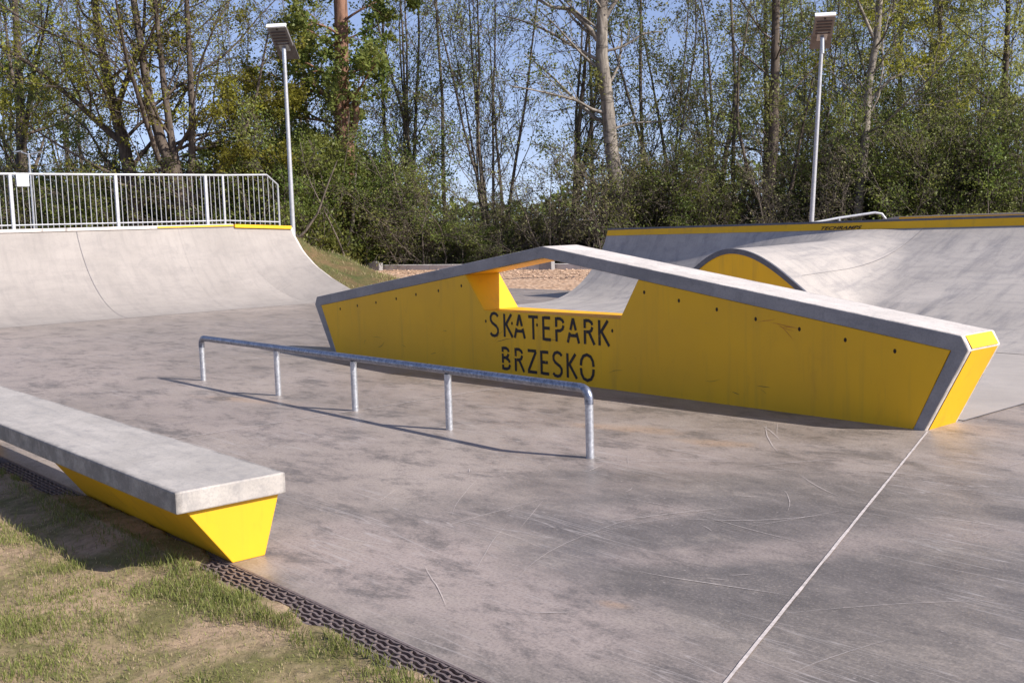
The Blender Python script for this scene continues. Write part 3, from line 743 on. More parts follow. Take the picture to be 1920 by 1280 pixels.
def word(txt, xs_, z0, hgt, wsc, name):
    b = MB(); k = 0; hw = .0155
    for ch, x0 in zip(txt, xs_):
        for stv in GL[ch][1]:
            p = [np.array([x0+u*hgt*wsc, z0+v*hgt]) for u, v in stv]; n = len(p); k += 1
            y = WY0-.0022-.00018*(k % 9); V = []
            for i in range(n):
                d = p[min(i+1, n-1)]-p[max(i-1, 0)]; d /= np.linalg.norm(d); s_ = np.array([-d[1], d[0]])*hw
                V += [(p[i][0]-s_[0], y, p[i][1]-s_[1]), (p[i][0]+s_[0], y, p[i][1]+s_[1])]
            b.add(V, [(2*i, 2*i+2, 2*i+3, 2*i+1) for i in range(n-1)])
    P_(b, name, M['ink'], wl)
x0 = -8.70; pitch = .1975
word('SKATEPARK', [x0+.00, x0+.215, x0+.385, x0+.595, x0+.80, x0+.985, x0+1.155, x0+1.375, x0+1.565], .398, .235, .98, 'lettering')
x1 = -8.525
word('BRZESKO', [x1, x1+.20, x1+.395, x1+.585, x1+.76, x1+.955, x1+1.145], .06, .235, .98, 'lettering')

rsm = np.random.default_rng(5); M['scrape'] = plain('orange_scrape', (0.42, 0.12, 0.03), 0.8); M['scuff'] = plain('dark_scuff', (0.10, 0.065, 0.03), 0.8)
def marks(n, x0_, x1_, z0_, z1_, mat, L0, name):
    for i in range(n):
        x = x0_+(x1_-x0_)*rsm.random(); z = z0_+(z1_-z0_)*rsm.random(); a = rsm.normal()*.35; L = L0*(.3+rsm.random()); wd = .0012+.0016*rsm.random(); V = []
        for j in range(7):
            w_ = wd*math.sin(math.pi*(j+.2)/6.4); V += [(x, WY0-.0016-.00005*i, z-w_), (x, WY0-.0016-.00005*i, z+w_)]; x += math.cos(a)*L/6; z += math.sin(a)*L/6; a += rsm.normal()*.12
        b = MB(); b.add(V, [(2*j, 2*j+2, 2*j+3, 2*j+1) for j in range(6)]); P_(b, name, mat, wl)
marks(6, -5.35, -5.05, .66, .70, M['scrape'], .16, 'scrape_mark'); marks(16, -11.2, -4.4, .05, .45, M['scuff'], .20, 'scuff_mark')
# ------------------------------------------------------------------ grind rail
gr = empty('grind_rail', (-7.9, 5.0, 0), 'low galvanised grind rail on five short legs in front of the yellow wall', 'rail')
RH = .447
b = MB(); RR = .030
pts = []
for k in range(7):
    a = math.pi/2*k/6; pts.append((-10.787+.07-.07*math.cos(a), 5.0, RH-.07+.07*math.sin(a)))
for k in range(7):
    a = math.pi/2*k/6; pts.append((-5.055-.07+.07*math.sin(a), 5.0, RH+.012-.07+.07*math.cos(a)))
b.tube([(-10.787, 5.0, RH-.10)]+pts+[(-5.055, 5.0, RH-.09)], RR, 14)
P_(b, 'rail', M['worn'], gr, smooth=True, angle=60)
for x, zt_ in ((-10.787, RH-.10), (-9.194, RH-.024), (-7.874, RH-.024), (-6.566, RH-.02), (-5.055, RH-.09)):
    b = MB(); b.tube([(x, 5.0, -.01), (x, 5.0, zt_)], .0275, 14); P_(b, 'leg', M['galv'], gr, smooth=True, angle=60)

# ------------------------------------------------------------------ manual ledge, lower left
lg = empty('ledge', (-7.0, 2.3, 0), 'low concrete ledge with pale slab top on a tapered yellow base by the lawn', 'skate obstacle')
b = MB(); b.box(-10.6, -4.65, 1.987, 2.543, .290, .393); P_(b, 'slab_top', M['ledge'], lg, bevel=.008)
def taper(x0, x1):
    b = MB(); V = []
    for x in (x0, x1): V += [(x, 2.262, 0), (x, 2.431, 0), (x, 2.521, .290), (x, 2.045, .290)]
    b.add(V, [(0, 1, 2, 3)[::-1], (4, 5, 6, 7), (0, 4, 7, 3)[::1], (1, 2, 6, 5), (0, 1, 5, 4), (3, 7, 6, 2)])
    return b
P_(taper(-6.58, -4.685), 'base', M['yellow'], lg, bevel=.004)
P_(taper(-10.5, -9.0), 'base', M['yellow'], lg, bevel=.004)

# ------------------------------------------------------------------ drain channel
dr = empty('drain_channel', (-5.0, 2.17, 0), 'dark cast iron slotted drain channel between lawn and concrete', 'drain')
b = MB(); b.box(-13, 6, 2.085, 2.262, -.09, -.045); P_(b, 'channel', M['dark'], dr)
xs_ = np.linspace(-8, -2, 700); ys_ = np.linspace(2.100, 2.247, 12); XS, YS = np.meshgrid(xs_, ys_, indexing='ij')
ZS = -.026+.024*np.clip(vnoise(XS*7, YS*30, 41, 3)*1.7-.62, 0, 1)-.002
me = mesh_np('mud', np.stack([XS.ravel(), YS.ravel(), ZS.ravel()], 1), [grid_faces(700, 12)], M['mud'], smooth=True); Pm('mud', me, dr)
b = MB(); b.box(-13, 6, 2.085, 2.099, -.044, .001); b.box(-13, 6, 2.248, 2.261, -.044, .001); P_(b, 'rim', M['iron'], dr)
def grate(x0, x1):
    b = MB(); rows = 6; yl, yh = 2.104, 2.243; st = .0085; nx_ = int((x1-x0)/st)
    for k in range(rows):
        y = yl+(yh-yl)*k/(rows-1); V = []
        for i in range(nx_+1):
            x = x0+(x1-x0)*i/nx_; yy_ = y+.0040*math.sin(2*math.pi*x/.078+k*.5); hw = .0048
            V += [(x, yy_-hw, -.001), (x, yy_+hw, -.001), (x, yy_-hw, -.022), (x, yy_+hw, -.022)]
        F = []
        for i in range(nx_): a = 4*i; c = a+4; F += [(a, c, c+1, a+1), (a+1, c+1, c+3, a+3), (a, a+2, c+2, c)]
        b.add(V, F)
    x = x0; j = 0
    while x < x1:
        for k in range(rows-1):
            xx = x+(.013 if k % 2 else 0); y = yl+(yh-yl)*k/(rows-1)
            if (k+j) % 2 == 0: b.box(xx, xx+.006, y, y+(yh-yl)/(rows-1), -.020, -.003)
        x += .039; j += 1
    return b
for k in range(5): P_(grate(-6.0+k*1.0+.003, -5.0+k*1.0-.003), 'grate', M['iron'], dr)
for k in range(2): P_(grate(-8.0+k*1.0+.003, -7.0+k*1.0-.003), 'grate', M['iron'], dr)

# ------------------------------------------------------------------ grass blades
def blades(name, x, y, z, h, wd, rng, mats, fm):
    n = len(x); a = rng.random(n)*2*math.pi; dx = np.cos(a)*wd; dy = np.sin(a)*wd
    lean = h*(.25+.6*rng.random(n)); la = rng.random(n)*2*math.pi; lx = np.cos(la)*lean; ly = np.sin(la)*lean
    V = np.empty((n, 5, 3))
    V[:, 0] = np.stack([x-dx, y-dy, z], 1); V[:, 1] = np.stack([x+dx, y+dy, z], 1)
    V[:, 2] = np.stack([x+dx*.7+lx*.35, y+dy*.7+ly*.35, z+h*.6], 1); V[:, 3] = np.stack([x-dx*.7+lx*.35, y-dy*.7+ly*.35, z+h*.6], 1)
    V[:, 4] = np.stack([x+lx, y+ly, z+h], 1)
    i = np.arange(n)*5
    Q = np.stack([i, i+1, i+2, i+3], 1); T = np.stack([i+3, i+2, i+4], 1)
    me = mesh_np(name, V.reshape(-1, 3), [Q, T], mats, np.concatenate([fm, fm])); return obj(name, me)
rng = np.random.default_rng(11)
N = 260000
x = -8.6+6.4*rng.random(N); y = 0.15+1.92*rng.random(N)
d = vnoise(x*2.3, y*2.3, 21, 4); d2 = vnoise(x*9, y*9, 33, 2)
dens = np.clip((d-.47)*5.0, 0, 1)*(.25+.9*d2)+.10
edgeb = np.exp(-((y-2.03)/.05)**2)*np.clip((vnoise(x*5, y*0+3, 8, 2)-.35)*3, 0, 1)
dens = np.clip(dens+edgeb*.9, 0, 1)
keep = rng.random(N) < dens*.82*np.where((x < -4.8) & (y > 1.78), .25, 1)
x, y, d, dens, edgeb = x[keep], y[keep], d[keep], dens[keep], edgeb[keep]
h = (.008+.025*rng.random(len(x))**1.5*(0.5+dens)) + edgeb*.03*rng.random(len(x))
fm = (rng.random(len(x)) < np.clip(.72-.62*(dens), .25, .85)).astype(int)
h = np.where(fm == 1, h*.55, h)
gz = lambda y_: -.040*np.clip((2.085-y_)/.30, 0, 1)+.004
o = blades('grass', x, y, gz(y), h, .0012+.0008*rng.random(len(x)), rng, [M['blade'], M['straw']], fm)
tag(o, 'short patchy green and straw coloured grass on the lawn', 'grass', kind='stuff')
# taller tufts by the ledge end and along the drain
cs = [(-4.84, 2.05, .08, 26, .08), (-4.98, 2.0, .12, 14, .07), (-4.75, 2.02, .05, 22, .045), (-4.45, 1.93, .12, 160, .035), (-4.3, 2.0, .10, 160, .04), (-4.1, 1.93, .14, 200, .04),
      (-3.95, 2.0, .1, 160, .045), (-3.8, 2.03, .08, 120, .05), (-3.6, 2.0, .1, 120, .04), (-3.4, 2.04, .08, 110, .04), (-5.6, 1.75, .2, 160, .045), (-6.3, 1.70, .25, 200, .045), (-5.3, 1.62, .2, 160, .04),
      (-4.5, 1.35, .2, 260, .04), (-4.75, 1.15, .18, 260, .045), (-4.2, 1.6, .25, 220, .035), (-3.5, 1.6, .2, 200, .035), (-3.2, 1.98, .1, 90, .04), (-5.0, 1.45, .25, 220, .035)]
X_ = []; Y_ = []; H_ = []
for (a, c, r0, n, hh_) in cs:
    X_.append(a+r0*rng.normal(size=n)*.6); Y_.append(np.minimum(c+r0*.5*rng.normal(size=n)*.6, 2.11)); H_.append(hh_*(.45+.75*rng.random(n)))
nc = 900; xc_ = -6.7+1.9*rng.random(nc); X_.append(xc_); Y_.append(1.95+.27*rng.random(nc)); H_.append(.015+.03*rng.random(nc))
ne = 2600; xe = -8+5.6*rng.random(ne); ke = vnoise(xe*6, xe*0+2, 14, 3)+.25*vnoise(xe*17, xe*0+5, 3, 2) > .55
X_.append(xe[ke]); Y_.append(2.07+.035*rng.random(ke.sum())); H_.append(.015+.035*rng.random(ke.sum()))
X_, Y_, H_ = map(np.concatenate, (X_, Y_, H_))
o = blades('grass_tufts', X_, Y_, gz(Y_), H_, .0016+0*X_, rng, [M['blade'], M['straw']], (rng.random(len(X_)) < .12).astype(int))
tag(o, 'longer green grass tufts beside the drain and the ledge', 'grass', kind='stuff')
# rough grass on the bank
N = 26000; x = -29+11*rng.random(N); y = 12.85+7*rng.random(N)
z = bank_z(x, y)-.05; k = (z > -.01) & (vnoise(x*1.2, y*1.2, 4) > .42)
o = blades('bank_grass', x[k], y[k], z[k], .05+.10*rng.random(k.sum()), .006+0*x[k], rng, [M['blade'], M['straw']], (rng.random(k.sum()) < .5).astype(int))
tag(o, 'rough olive grass on the bank beside the ramp', 'grass', kind='stuff')

# gravel stones
ico_v = np.array([(0,0,1),(.9,0,.3),(.28,.85,.3),(-.72,.53,.3),(-.72,-.53,.3),(.28,-.85,.3),(0,0,-1)]); ico_f = np.array([(0,1,2),(0,2,3),(0,3,4),(0,4,5),(0,5,1),(6,2,1),(6,3,2),(6,4,3),(6,5,4),(6,1,5)])
N = 9000
t = rng.random(N); x = -44+44*rng.random(N); y = 17.2+9*rng.random(N)**1.0
yk = K0[1]+(x-K0[0])*KD[1]/KD[0]; k = (y < yk-.2) & ~((x > -29.5) & (x < -17.8) & (y < 20)); x, y = x[k], y[k]; n = len(x)
s = .02+.06*rng.random(n)**3; V = ico_v[None]*(s[:, None, None])*(.6+.7*rng.random((n, 7, 1)))
V = V*np.array([1, 1, .6]); V[:, :, 0] += x[:, None]; V[:, :, 1] += y[:, None]; V[:, :, 2] += -.025
F = (ico_f[None]+(np.arange(n)*7)[:, None, None]).reshape(-1, 3)
o = obj('gravel_stones', mesh_np('gravel_stones', V.reshape(-1, 3), [F], M['stone'])); tag(o, 'loose reddish stones scattered over the dirt strip', 'gravel', kind='stuff')

# kerb
kr = empty('kerb', (*((K0+K1)/2), 0), 'long pale concrete kerb between gravel and trees', 'kerb')
Lk = np.linalg.norm(kb-ka); nk = int(Lk/1.0); pn = np.array([-KD[1], KD[0]])
for i in range(min(nk, 48)):
    c = ka+KD*(i+.5)*1.0; b = MB(); b.obox((*(c+pn*.12), .04), (*(KD*.494), 0), (*(pn*.13), 0), (0, 0, .11)); P_(b, 'kerb_stone', M['kerb'], kr, bevel=.01)
for (x, y, lab) in ((-33.4, 22.35, 'small concrete block standing on the kerb nearer the left ramp'), (-26.7, 24.6, 'small concrete block by the kerb seen through the wall opening')):
    b = MB(); b.obox((x, y, .10), (*(KD*.24), 0), (*(pn*.12), 0), (0, 0, .14)); b.obox((x, y, .27), (*(KD*.10), 0), (*(pn*.10), 0), (0, 0, .03)); o = b.build('concrete_block', M['cap_dark'], bevel=.015); tag(o, lab, 'block', 'blocks along the kerb')

# ------------------------------------------------------------------ things beyond the right ramp
b = MB()
b.tube([(-14.6, 19.6, 1.15), (-13.56, 21.2, 1.44), (-13.09, 21.85, 1.53), (-12.98, 21.95, 1.50), (-12.9, 22.05, 1.33), (-12.7, 22.3, 1.0)], .028, 8)
hr = empty('handrail', (-13.2, 21.7, 0), 'pale steel handrail sloping up behind the right ramp deck', 'rail')
P_(b, 'top_rail', M['fence'], hr, smooth=True, angle=60)
for (x, y, z) in ((-13.56, 21.2, 1.44), (-12.72, 22.28, 1.0)):
    b = MB(); b.tube([(x, y, 0), (x, y, z)], .025, 8); P_(b, 'leg', M['fence'], hr, smooth=True)
b = MB()
V = [(-14.2, 20.2, 1.05), (-11.7, 20.3, 1.44), (-2, 20.3, 1.50), (-2, 22, 1.50), (-11.7, 22, 1.44), (-14.2, 22, 1.05)]
n = 6; b.add(V+[(x, y, 0) for x, y, z in V], [(0, 1, 4, 5)[::1], (1, 2, 3, 4)]+[(i, i+n, (i+1) % n+n, (i+1) % n) for i in range(n)])
bb = empty('bank_ramp', (-8, 21, 0), 'low pale concrete ramp top just showing behind the right quarter pipe', 'ramp')
P_(b, 'ramp_body', M['slab'], bb)
b = MB(); b.box(-11.6, -2, 20.26, 20.298, 1.36, 1.425); P_(b, 'yellow_edge', M['yellow'], bb)

# ------------------------------------------------------------------ solar street lamps
def lamp(loc, label, lean=(0, 0), H=5.36):
    t = empty('street_lamp', loc, label, 'street lamp', 'solar street lamps')
    b = MB(); b.tube([(0, 0, 0), (lean[0]*.5, lean[1]*.5, H*.5), (lean[0], lean[1], H)], [.062, .052, .042], 12); b.build('pole', M['fence'], t, smooth=True, angle=60)
    b = MB(); b.tube([(lean[0], lean[1], H-.35), (lean[0], lean[1], H+.03)], .05, 12); b.build('collar', M['galv'], t, smooth=True, angle=60)
    # plate slopes down away from the viewer side
    dn = np.array([-.753, .649, 0])*.80+np.array([.655, .755, 0])*.10+np.array([0, 0, -.60]); dn /= np.linalg.norm(dn)
    sd_ = np.cross(dn, [0, 0, 1.0]); sd_ /= np.linalg.norm(sd_); nm = np.cross(sd_, dn)
    nm = nm if nm[2] > 0 else -nm
    top = np.array([lean[0], lean[1], H+.05])
    c = top-dn*.32
    b = MB(); b.obox(c+nm*.05, dn*.32, sd_*.235, nm*.035); o = b.build('housing', M['lampbody'], t, bevel=.01)
    b = MB()
    for k in range(5): b.obox(c-dn*(.16-.095*k)+nm*.005, dn*.014, sd_*.18, nm*.012)
    b.build('cooling_ribs', M['lampdark'], o)
    b = MB(); b.obox(top-dn*.655+nm*.05, dn*.02, sd_*.24, nm*.05); b.build('end_cap', M['white'], o)
    b = MB(); b.obox(c-dn*.25+nm*.008, dn*.02, sd_*.02, nm*.01); b.build('sensor', M['ink'], o)
    b = MB(); b.obox(top+dn*.22+nm*.085, dn*.26, sd_*.25, nm*.012); b.build('solar_panel', M['panel'], t)
    b = MB(); b.obox(top+nm*.04, dn*.14, sd_*.12, nm*.03); b.build('bracket', M['galv'], t)
    return t
lamp((-24.31, 13.86, .55), 'tall pale solar street lamp behind the railing end of the left ramp')
lamp((-15.8, 23.4, .55), 'tall pale solar street lamp behind the right ramp, in front of the trees', (.20, .235), 5.2)

# ------------------------------------------------------------------ trees
def bearing(px, D):
    d = np.array([fw[0], fw[1]]); d /= np.linalg.norm(d); s_ = np.array([d[1], -d[0]])
    return d*D + s_*((px-960)/FPX*D)
BASE_D = np.array([fw[0], fw[1]])/np.hypot(fw[0], fw[1]); BASE_S = np.array([BASE_D[1], -BASE_D[0]])
class Tree:
    def __init__(s, seed): s.rng = np.random.default_rng(seed); s.V = []; s.F = []; s.n = 0; s.leaf = []
    def tube(s, pts, rad, k):
        P = np.asarray(pts, float); n = len(P); T = np.gradient(P, axis=0); T /= np.maximum(np.linalg.norm(T, axis=1, keepdims=True), 1e-9)
        ref = np.array([.31, .17, .05]) if abs(T[0][2]) > .8 else np.array([0, 0, 1.0])
        U = np.cross(T, ref); U /= np.maximum(np.linalg.norm(U, axis=1, keepdims=True), 1e-9); W = np.cross(T, U)
        a = np.arange(k)*2*math.pi/k
        V = P[:, None]+np.asarray(rad)[:, None, None]*(np.cos(a)[None, :, None]*U[:, None]+np.sin(a)[None, :, None]*W[:, None])
        i, j = np.meshgrid(np.arange(n-1), np.arange(k), indexing='ij'); q = s.n+i*k
        s.F.append(np.stack([q+j, q+(j+1) % k, q+k+(j+1) % k, q+k+j], -1).reshape(-1, 4)); s.V.append(V.reshape(-1, 3)); s.n += n*k
    def path(s, p, d, L, n, wob, up):
        pts = [np.array(p, float)]; d = np.array(d, float); d /= np.linalg.norm(d)
        for i in range(n):
            d = d+s.rng.normal(size=3)*wob+np.array([0, 0, up]); d /= np.linalg.norm(d); pts.append(pts[-1]+d*L/n)
        return pts
    def grow(s, pts, r0, r1, lvl, cfg, k=None):
        n = len(pts); rad = np.linspace(r0, r1, n)
        s.tube(pts, rad, k or (8 if r0 > .1 else 5 if r0 > .03 else 3))
        if lvl >= len(cfg['n']): 
            s.leafy(pts, cfg); return
        c = cfg['n'][lvl]; P = np.array(pts); L = np.linalg.norm(np.diff(P, axis=0), axis=1).sum()
        lo = cfg['start'][lvl]
        for q in range(c):
            t = lo+(1-lo)*(q+s.rng.random())/c; f = t*(n-1); i = min(int(f), n-2); p = P[i]+(P[i+1]-P[i])*(f-i)
            T = P[i+1]-P[i]; T /= np.linalg.norm(T)
            a = s.rng.normal(size=3); a -= T*(a@T); a /= np.linalg.norm(a)
            ang = cfg['ang'][lvl]*(.7+.6*s.rng.random()); d = T*math.cos(ang)+a*math.sin(ang)
            Lc = L*cfg['len'][lvl]*(.6+.7*s.rng.random())*(1.15-.65*t)
            rc = (r0+(r1-r0)*t)*cfg['rr'][lvl]*(.7+.4*s.rng.random())
            nn = 6 if lvl == 0 else 4
            s.grow(s.path(p, d, Lc, nn, cfg['wob'], cfg['up'][lvl]), max(rc, .009), max(rc*.3, .006), lvl+1, cfg)
        if cfg.get('alltip', True): s.leafy(pts[-2:], cfg)
    def leafy(s, pts, cfg):
        P = np.array(pts); m = cfg['leaves']
        if cfg.get('minz') and P[0][2] < cfg['minz']: return
        m = s.rng.poisson(m*cfg.get('dens', lambda p: 1)(P[-1]))
        if m <= 0: return
        t = s.rng.random(m)*.8+.2; f = t*(len(P)-1); i = np.minimum(f.astype(int), len(P)-2)
        c = P[i]+(P[i+1]-P[i])*(f-i)[:, None]+s.rng.normal(size=(m, 3))*cfg['spread']
        s.leaf.append(c)
    def leafmesh(s, size):
        C = np.concatenate(s.leaf); return leaf_np(C, size, s.rng)
def leaf_np(C, size, rng):
    n = len(C); a = rng.normal(size=(n, 3)); a /= np.linalg.norm(a, axis=1, keepdims=True); b_ = rng.normal(size=(n, 3)); b_ -= a*(a*b_).sum(1, keepdims=True); b_ /= np.linalg.norm(b_, axis=1, keepdims=True)
    sz = size*(.55+.8*rng.random((n, 1))); a = a*sz; b_ = b_*sz*.62
    V = np.stack([C-a, C+b_*1.0, C+a, C-b_], 1).reshape(-1, 3); F = (np.arange(n)*4)[:, None]+np.arange(4)[None]
    return V, F
PROTO = {}
def make(key, t, bark, leafm, size, smooth=True):
    V = np.concatenate(t.V); F = np.concatenate(t.F); me = mesh_np('trunk_'+key, V, [F], bark, smooth=smooth)
    lv, lf = t.leafmesh(size); ml = mesh_np('crown_'+key, lv, [lf], leafm)
    PROTO[key] = (me, ml)
def place(key, kind, px, D, label, group=None, rz=0.0, sc_=1.0, zs=1.0, z=0.0, leafm=None):
    xy = bearing(px, D); me, ml = PROTO[key]
    t = empty(kind, (xy[0], xy[1], z-.1), label, 'tree' if 'tree' in kind else 'bush' if kind == 'bush' else 'thicket', group, rz); t.scale = (sc_, sc_, sc_*zs)
    if me is not None: a = bpy.data.objects.new('trunk', me); link(a); a.parent = t
    b_ = bpy.data.objects.new('crown' if 'tree' in kind else 'foliage', ml); link(b_); b_.parent = t
    if leafm:
        b_.material_slots[0].link = 'OBJECT'; b_.material_slots[0].material = leafm
    return t
def local(px_, D, pxb):  # lateral metres at depth D
    return (px_-pxb)/FPX*D
def trunk_pts(D, pts, pxb):
    """outline given as (lateral px, height px above the ground) at distance D, smoothed"""
    out = []
    for (dx, h) in pts:
        l = dx/FPX*D; out.append(np.array([BASE_S[0]*l, BASE_S[1]*l, h/FPX*D]))
    P = np.array(out); n = 3*len(P); tt = np.linspace(0, len(P)-1, n); return [np.array([np.interp(q, range(len(P)), P[:, k]) for k in range(3)]) for q in tt]

# spreading dark trees with young yellow-green leaves (left)
def oak(seed, D, stems, key, leaves=8):
    t = Tree(seed)
    cfg = dict(n=[13, 8, 6], start=[.18, .15, .12], ang=[.95, .8, .7], len=[.42, .5, .45], rr=[.42, .5, .5], wob=.13, up=[.03, .02, 0], leaves=leaves, spread=.10,
               dens=lambda p: 1.9 if p[2] < 7.5 and p[2] > 2.6 else (.55 if p[2] >= 7.5 else .25))
    for (pts, r0, r1) in stems: t.grow(trunk_pts(D, pts, 0), r0, r1, 0, cfg, 9)
    make(key, t, M['bark'], M['leaf_gold'], .052)
oak(1, 40, [([(0, 0), (-3, 90), (-10, 190), (-22, 270), (-40, 360), (-55, 480), (-60, 600), (-70, 760)], .32, .07),
            ([(-22, 265), (-60, 300), (-110, 350), (-190, 420), (-270, 470), (-350, 540)], .13, .03),
            ([(-30, 330), (0, 400), (30, 470), (40, 600)], .12, .03)], 'oak_a')
oak(2, 40, [([(0, 0), (2, 110), (-5, 190), (-32, 260), (-50, 340), (-60, 450), (-75, 600), (-80, 760)], .30, .06),
            ([(-2, 180), (-14, 260), (-22, 360), (-28, 500), (-30, 700)], .16, .05),
            ([(4, 130), (20, 220), (26, 330), (27, 450), (30, 620), (20, 760)], .15, .05),
            ([(3, 140), (60, 200), (110, 260), (140, 330), (170, 450)], .12, .03)], 'oak_b', 9)
# tall pine-like trunk with ivy and dark foliage
t = Tree(5); D = 41.2
cfg = dict(n=[26, 6, 4], start=[.30, .2, .2], ang=[1.2, .8, .7], len=[.22, .5, .5], rr=[.22, .5, .5], wob=.12, up=[.0, .02, 0], leaves=22, spread=.12, dens=lambda p: 1.0 if p[2] > 3 else .5)
t.grow(trunk_pts(D, [(0, 0), (0, 100), (2, 220), (-4, 300), (0, 370), (4, 480), (0, 620), (2, 800)], 0), .36, .20, 0, cfg, 12)
t.tube(trunk_pts(D, [(-2, 225), (14, 250), (24, 285), (22, 320), (8, 330)], 0), [.12]*15, 7)
for h in np.arange(2.0, 9.0, .06):   # ivy round the stem
    m = 22 if h < 4.3 else 3 if h < 6.2 else 12; a = t.rng.random(m)*6.28; rr2 = .3+.5*t.rng.random(m)*(1.2 if h < 6.5 else .5)
    t.leaf.append(np.stack([np.cos(a)*rr2, np.sin(a)*rr2, h+t.rng.normal(size=m)*.1], 1))
make('pine', t, M['bark_red'], M['leaf_dark'], .085)
# slender multi-stemmed trees, nearly leafless
def multi(seed, key, nst, leafm, leaves=5, hgt=13, spread=.22, rad=.07, ht=1.0):
    t = Tree(seed); r = t.rng
    cfg = dict(n=[12, 6, 4], start=[.2, .15, .15], ang=[.6, .65, .6], len=[.27, .5, .5], rr=[.42, .5, .55], wob=.10, up=[.05, .04, .02], leaves=leaves, spread=.14)
    for i in range(nst):
        a = r.random()*6.28; tilt = spread*(.25+r.random()); p = np.array([math.cos(a), math.sin(a), 0])*.25*r.random()
        pts = t.path(p, (math.cos(a)*tilt, math.sin(a)*tilt, 1), hgt*(.75+.35*r.random()), 12, .045, .035)
        t.grow(pts, rad*(.7+.6*r.random()), .015, 0, cfg, 6)
    make(key, t, M['bark_grey'], leafm, .045)
multi(21, 'multi_a', 8, M['leaf_mid'], 2.2)
multi(22, 'multi_b', 5, M['leaf_mid'], 2.6, 14, .16, .09)
multi(23, 'multi_c', 3, M['leaf_mid'], 4, 13, .12, .11)
multi(24, 'multi_d', 4, M['leaf_mid'], 5, 12, .22, .08)
# pale-trunked trees
def pale(seed, key, D, pts, r0, r1, leafm, leaves, limbs=(), bark='bark_pale', size=.055, nb=20, st=.35, ln=.30):
    t = Tree(seed)
    cfg = dict(n=[nb, 6, 4], start=[st, .2, .2], ang=[1.0, .75, .7], len=[ln, .5, .5], rr=[.30, .5, .5], wob=.14, up=[.03, .02, 0], leaves=leaves, spread=.13)
    t.grow(trunk_pts(D, pts, 0), r0, r1, 0, cfg, 11)
    c2 = dict(cfg); c2['n'] = [8, 5]; c2['start'] = [.25, .2]
    for (lp, a, b_) in limbs: t.grow(trunk_pts(D, lp, 0), a, b_, 0, c2, 7)
    make(key, t, M[bark], leafm, size)
pale(31, 'birch_a', 42, [(5, 0), (6, 60), (2, 130), (-8, 200), (-14, 290), (-22, 370), (-20, 440), (-14, 520), (-5, 640), (0, 800)], .31, .14, M['leaf_mid'], 6,
     [([(-20, 385), (-45, 420), (-75, 450), (-110, 455), (-150, 480), (-190, 520)], .11, .03), ([(-17, 430), (10, 470), (40, 470), (80, 490), (130, 500)], .09, .03), ([(-13, 280), (-28, 310), (-34, 340)], .07, .02)])
pale(32, 'birch_b', 44, [(0, 0), (6, 60), (14, 150), (20, 220), (24, 290), (38, 370), (44, 460), (50, 560), (48, 800)], .19, .08, M['leaf_gold'], 12,
     [([(22, 260), (60, 300), (110, 320), (160, 330)], .06, .02), ([(36, 360), (10, 420), (-20, 480), (-40, 560)], .07, .02)], size=.058)
pale(33, 'dark_a', 41, [(0, 0), (8, 60), (18, 130), (26, 200), (30, 330), (32, 460), (38, 640), (36, 800)], .27, .09, M['leaf_mid'], 7,
     [([(18, 130), (44, 90), (62, 140), (76, 220), (100, 330)], .11, .03), ([(14, 90), (-20, 160), (-40, 250), (-36, 380)], .09, .03)], bark='bark')
pale(34, 'poplar', 46, [(0, 0), (-4, 120), (4, 260), (0, 420), (6, 600), (0, 820)], .15, .05, M['leaf_poplar'], 19, nb=34, st=.10, ln=.24, size=.060, bark='bark')
pale(35, 'thin_a', 46, [(0, 0), (6, 140), (0, 300), (8, 470), (4, 700)], .10, .03, M['leaf_mid'], 7, bark='bark_grey', nb=18, st=.15, ln=.22)
# shrubs: leaf masses with stems, ragged outline
def shrub(seed, key, w_, h, n, leafm, size, holes=.42, stems=9):
    t = Tree(seed); r = t.rng
    for i in range(stems):
        a = r.random()*6.28; pts = t.path((w_*.35*r.normal()*.5, w_*.35*r.normal()*.5, 0), (math.cos(a)*.35, math.sin(a)*.35, 1), h*(.7+.45*r.random()), 7, .12, .03)
        t.tube(pts, np.linspace(.035, .008, 8), 4)
        for q in range(6):
            p = pts[1+r.integers(0, 6)]; b2 = t.path(p, r.normal(size=3)*np.array([1, 1, .5])+np.array([0, 0, .3]), h*.22*(.5+r.random()), 4, .2, .02); t.tube(b2, np.linspace(.014, .005, 5), 3)
            t.leaf.append(np.repeat(np.array(b2), 6, 0)+r.normal(size=(30, 3))*.12)
    m = n*4; u = r.random(m)**(1/2.2); a = r.random(m)*6.28; zz = r.random(m)
    prof_ = np.sqrt(np.clip(1-((zz-.38)/.64)**2, 0, 1)); x = w_*.5*u*np.cos(a)*prof_; y = w_*.5*u*np.sin(a)*prof_; z = zz*h
    nse = vnoise((x+20)*1.15+z*.7, (y+20)*1.15+z*1.1, seed, 3); k = np.where(nse+.14*(r.random(m)-.5) > holes+.16*np.clip(zz-.35, 0, 1))[0][:n]
    C = np.stack([x[k], y[k], z[k]*(.85+.3*nse[k])], 1); t.leaf.append(C)
    make(key, t, M['bark_grey'], leafm, size)
shrub(41, 'shrub_a', 5.5, 4.6, 13000, M['leaf_dark'], .056, .50, 22)
shrub(42, 'shrub_b', 4.5, 3.3, 10000, M['leaf_dark'], .055, .50, 22)
shrub(43, 'shrub_c', 5.0, 6.0, 14000, M['leaf_dark'], .056, .53, 30)
shrub(44, 'shrub_d', 4.0, 2.0, 9000, M['leaf_mid'], .050, .47)
shrub(45, 'twiggy', 6.0, 5.0, 3500, M['leaf_brown'], .06, .5, 60)

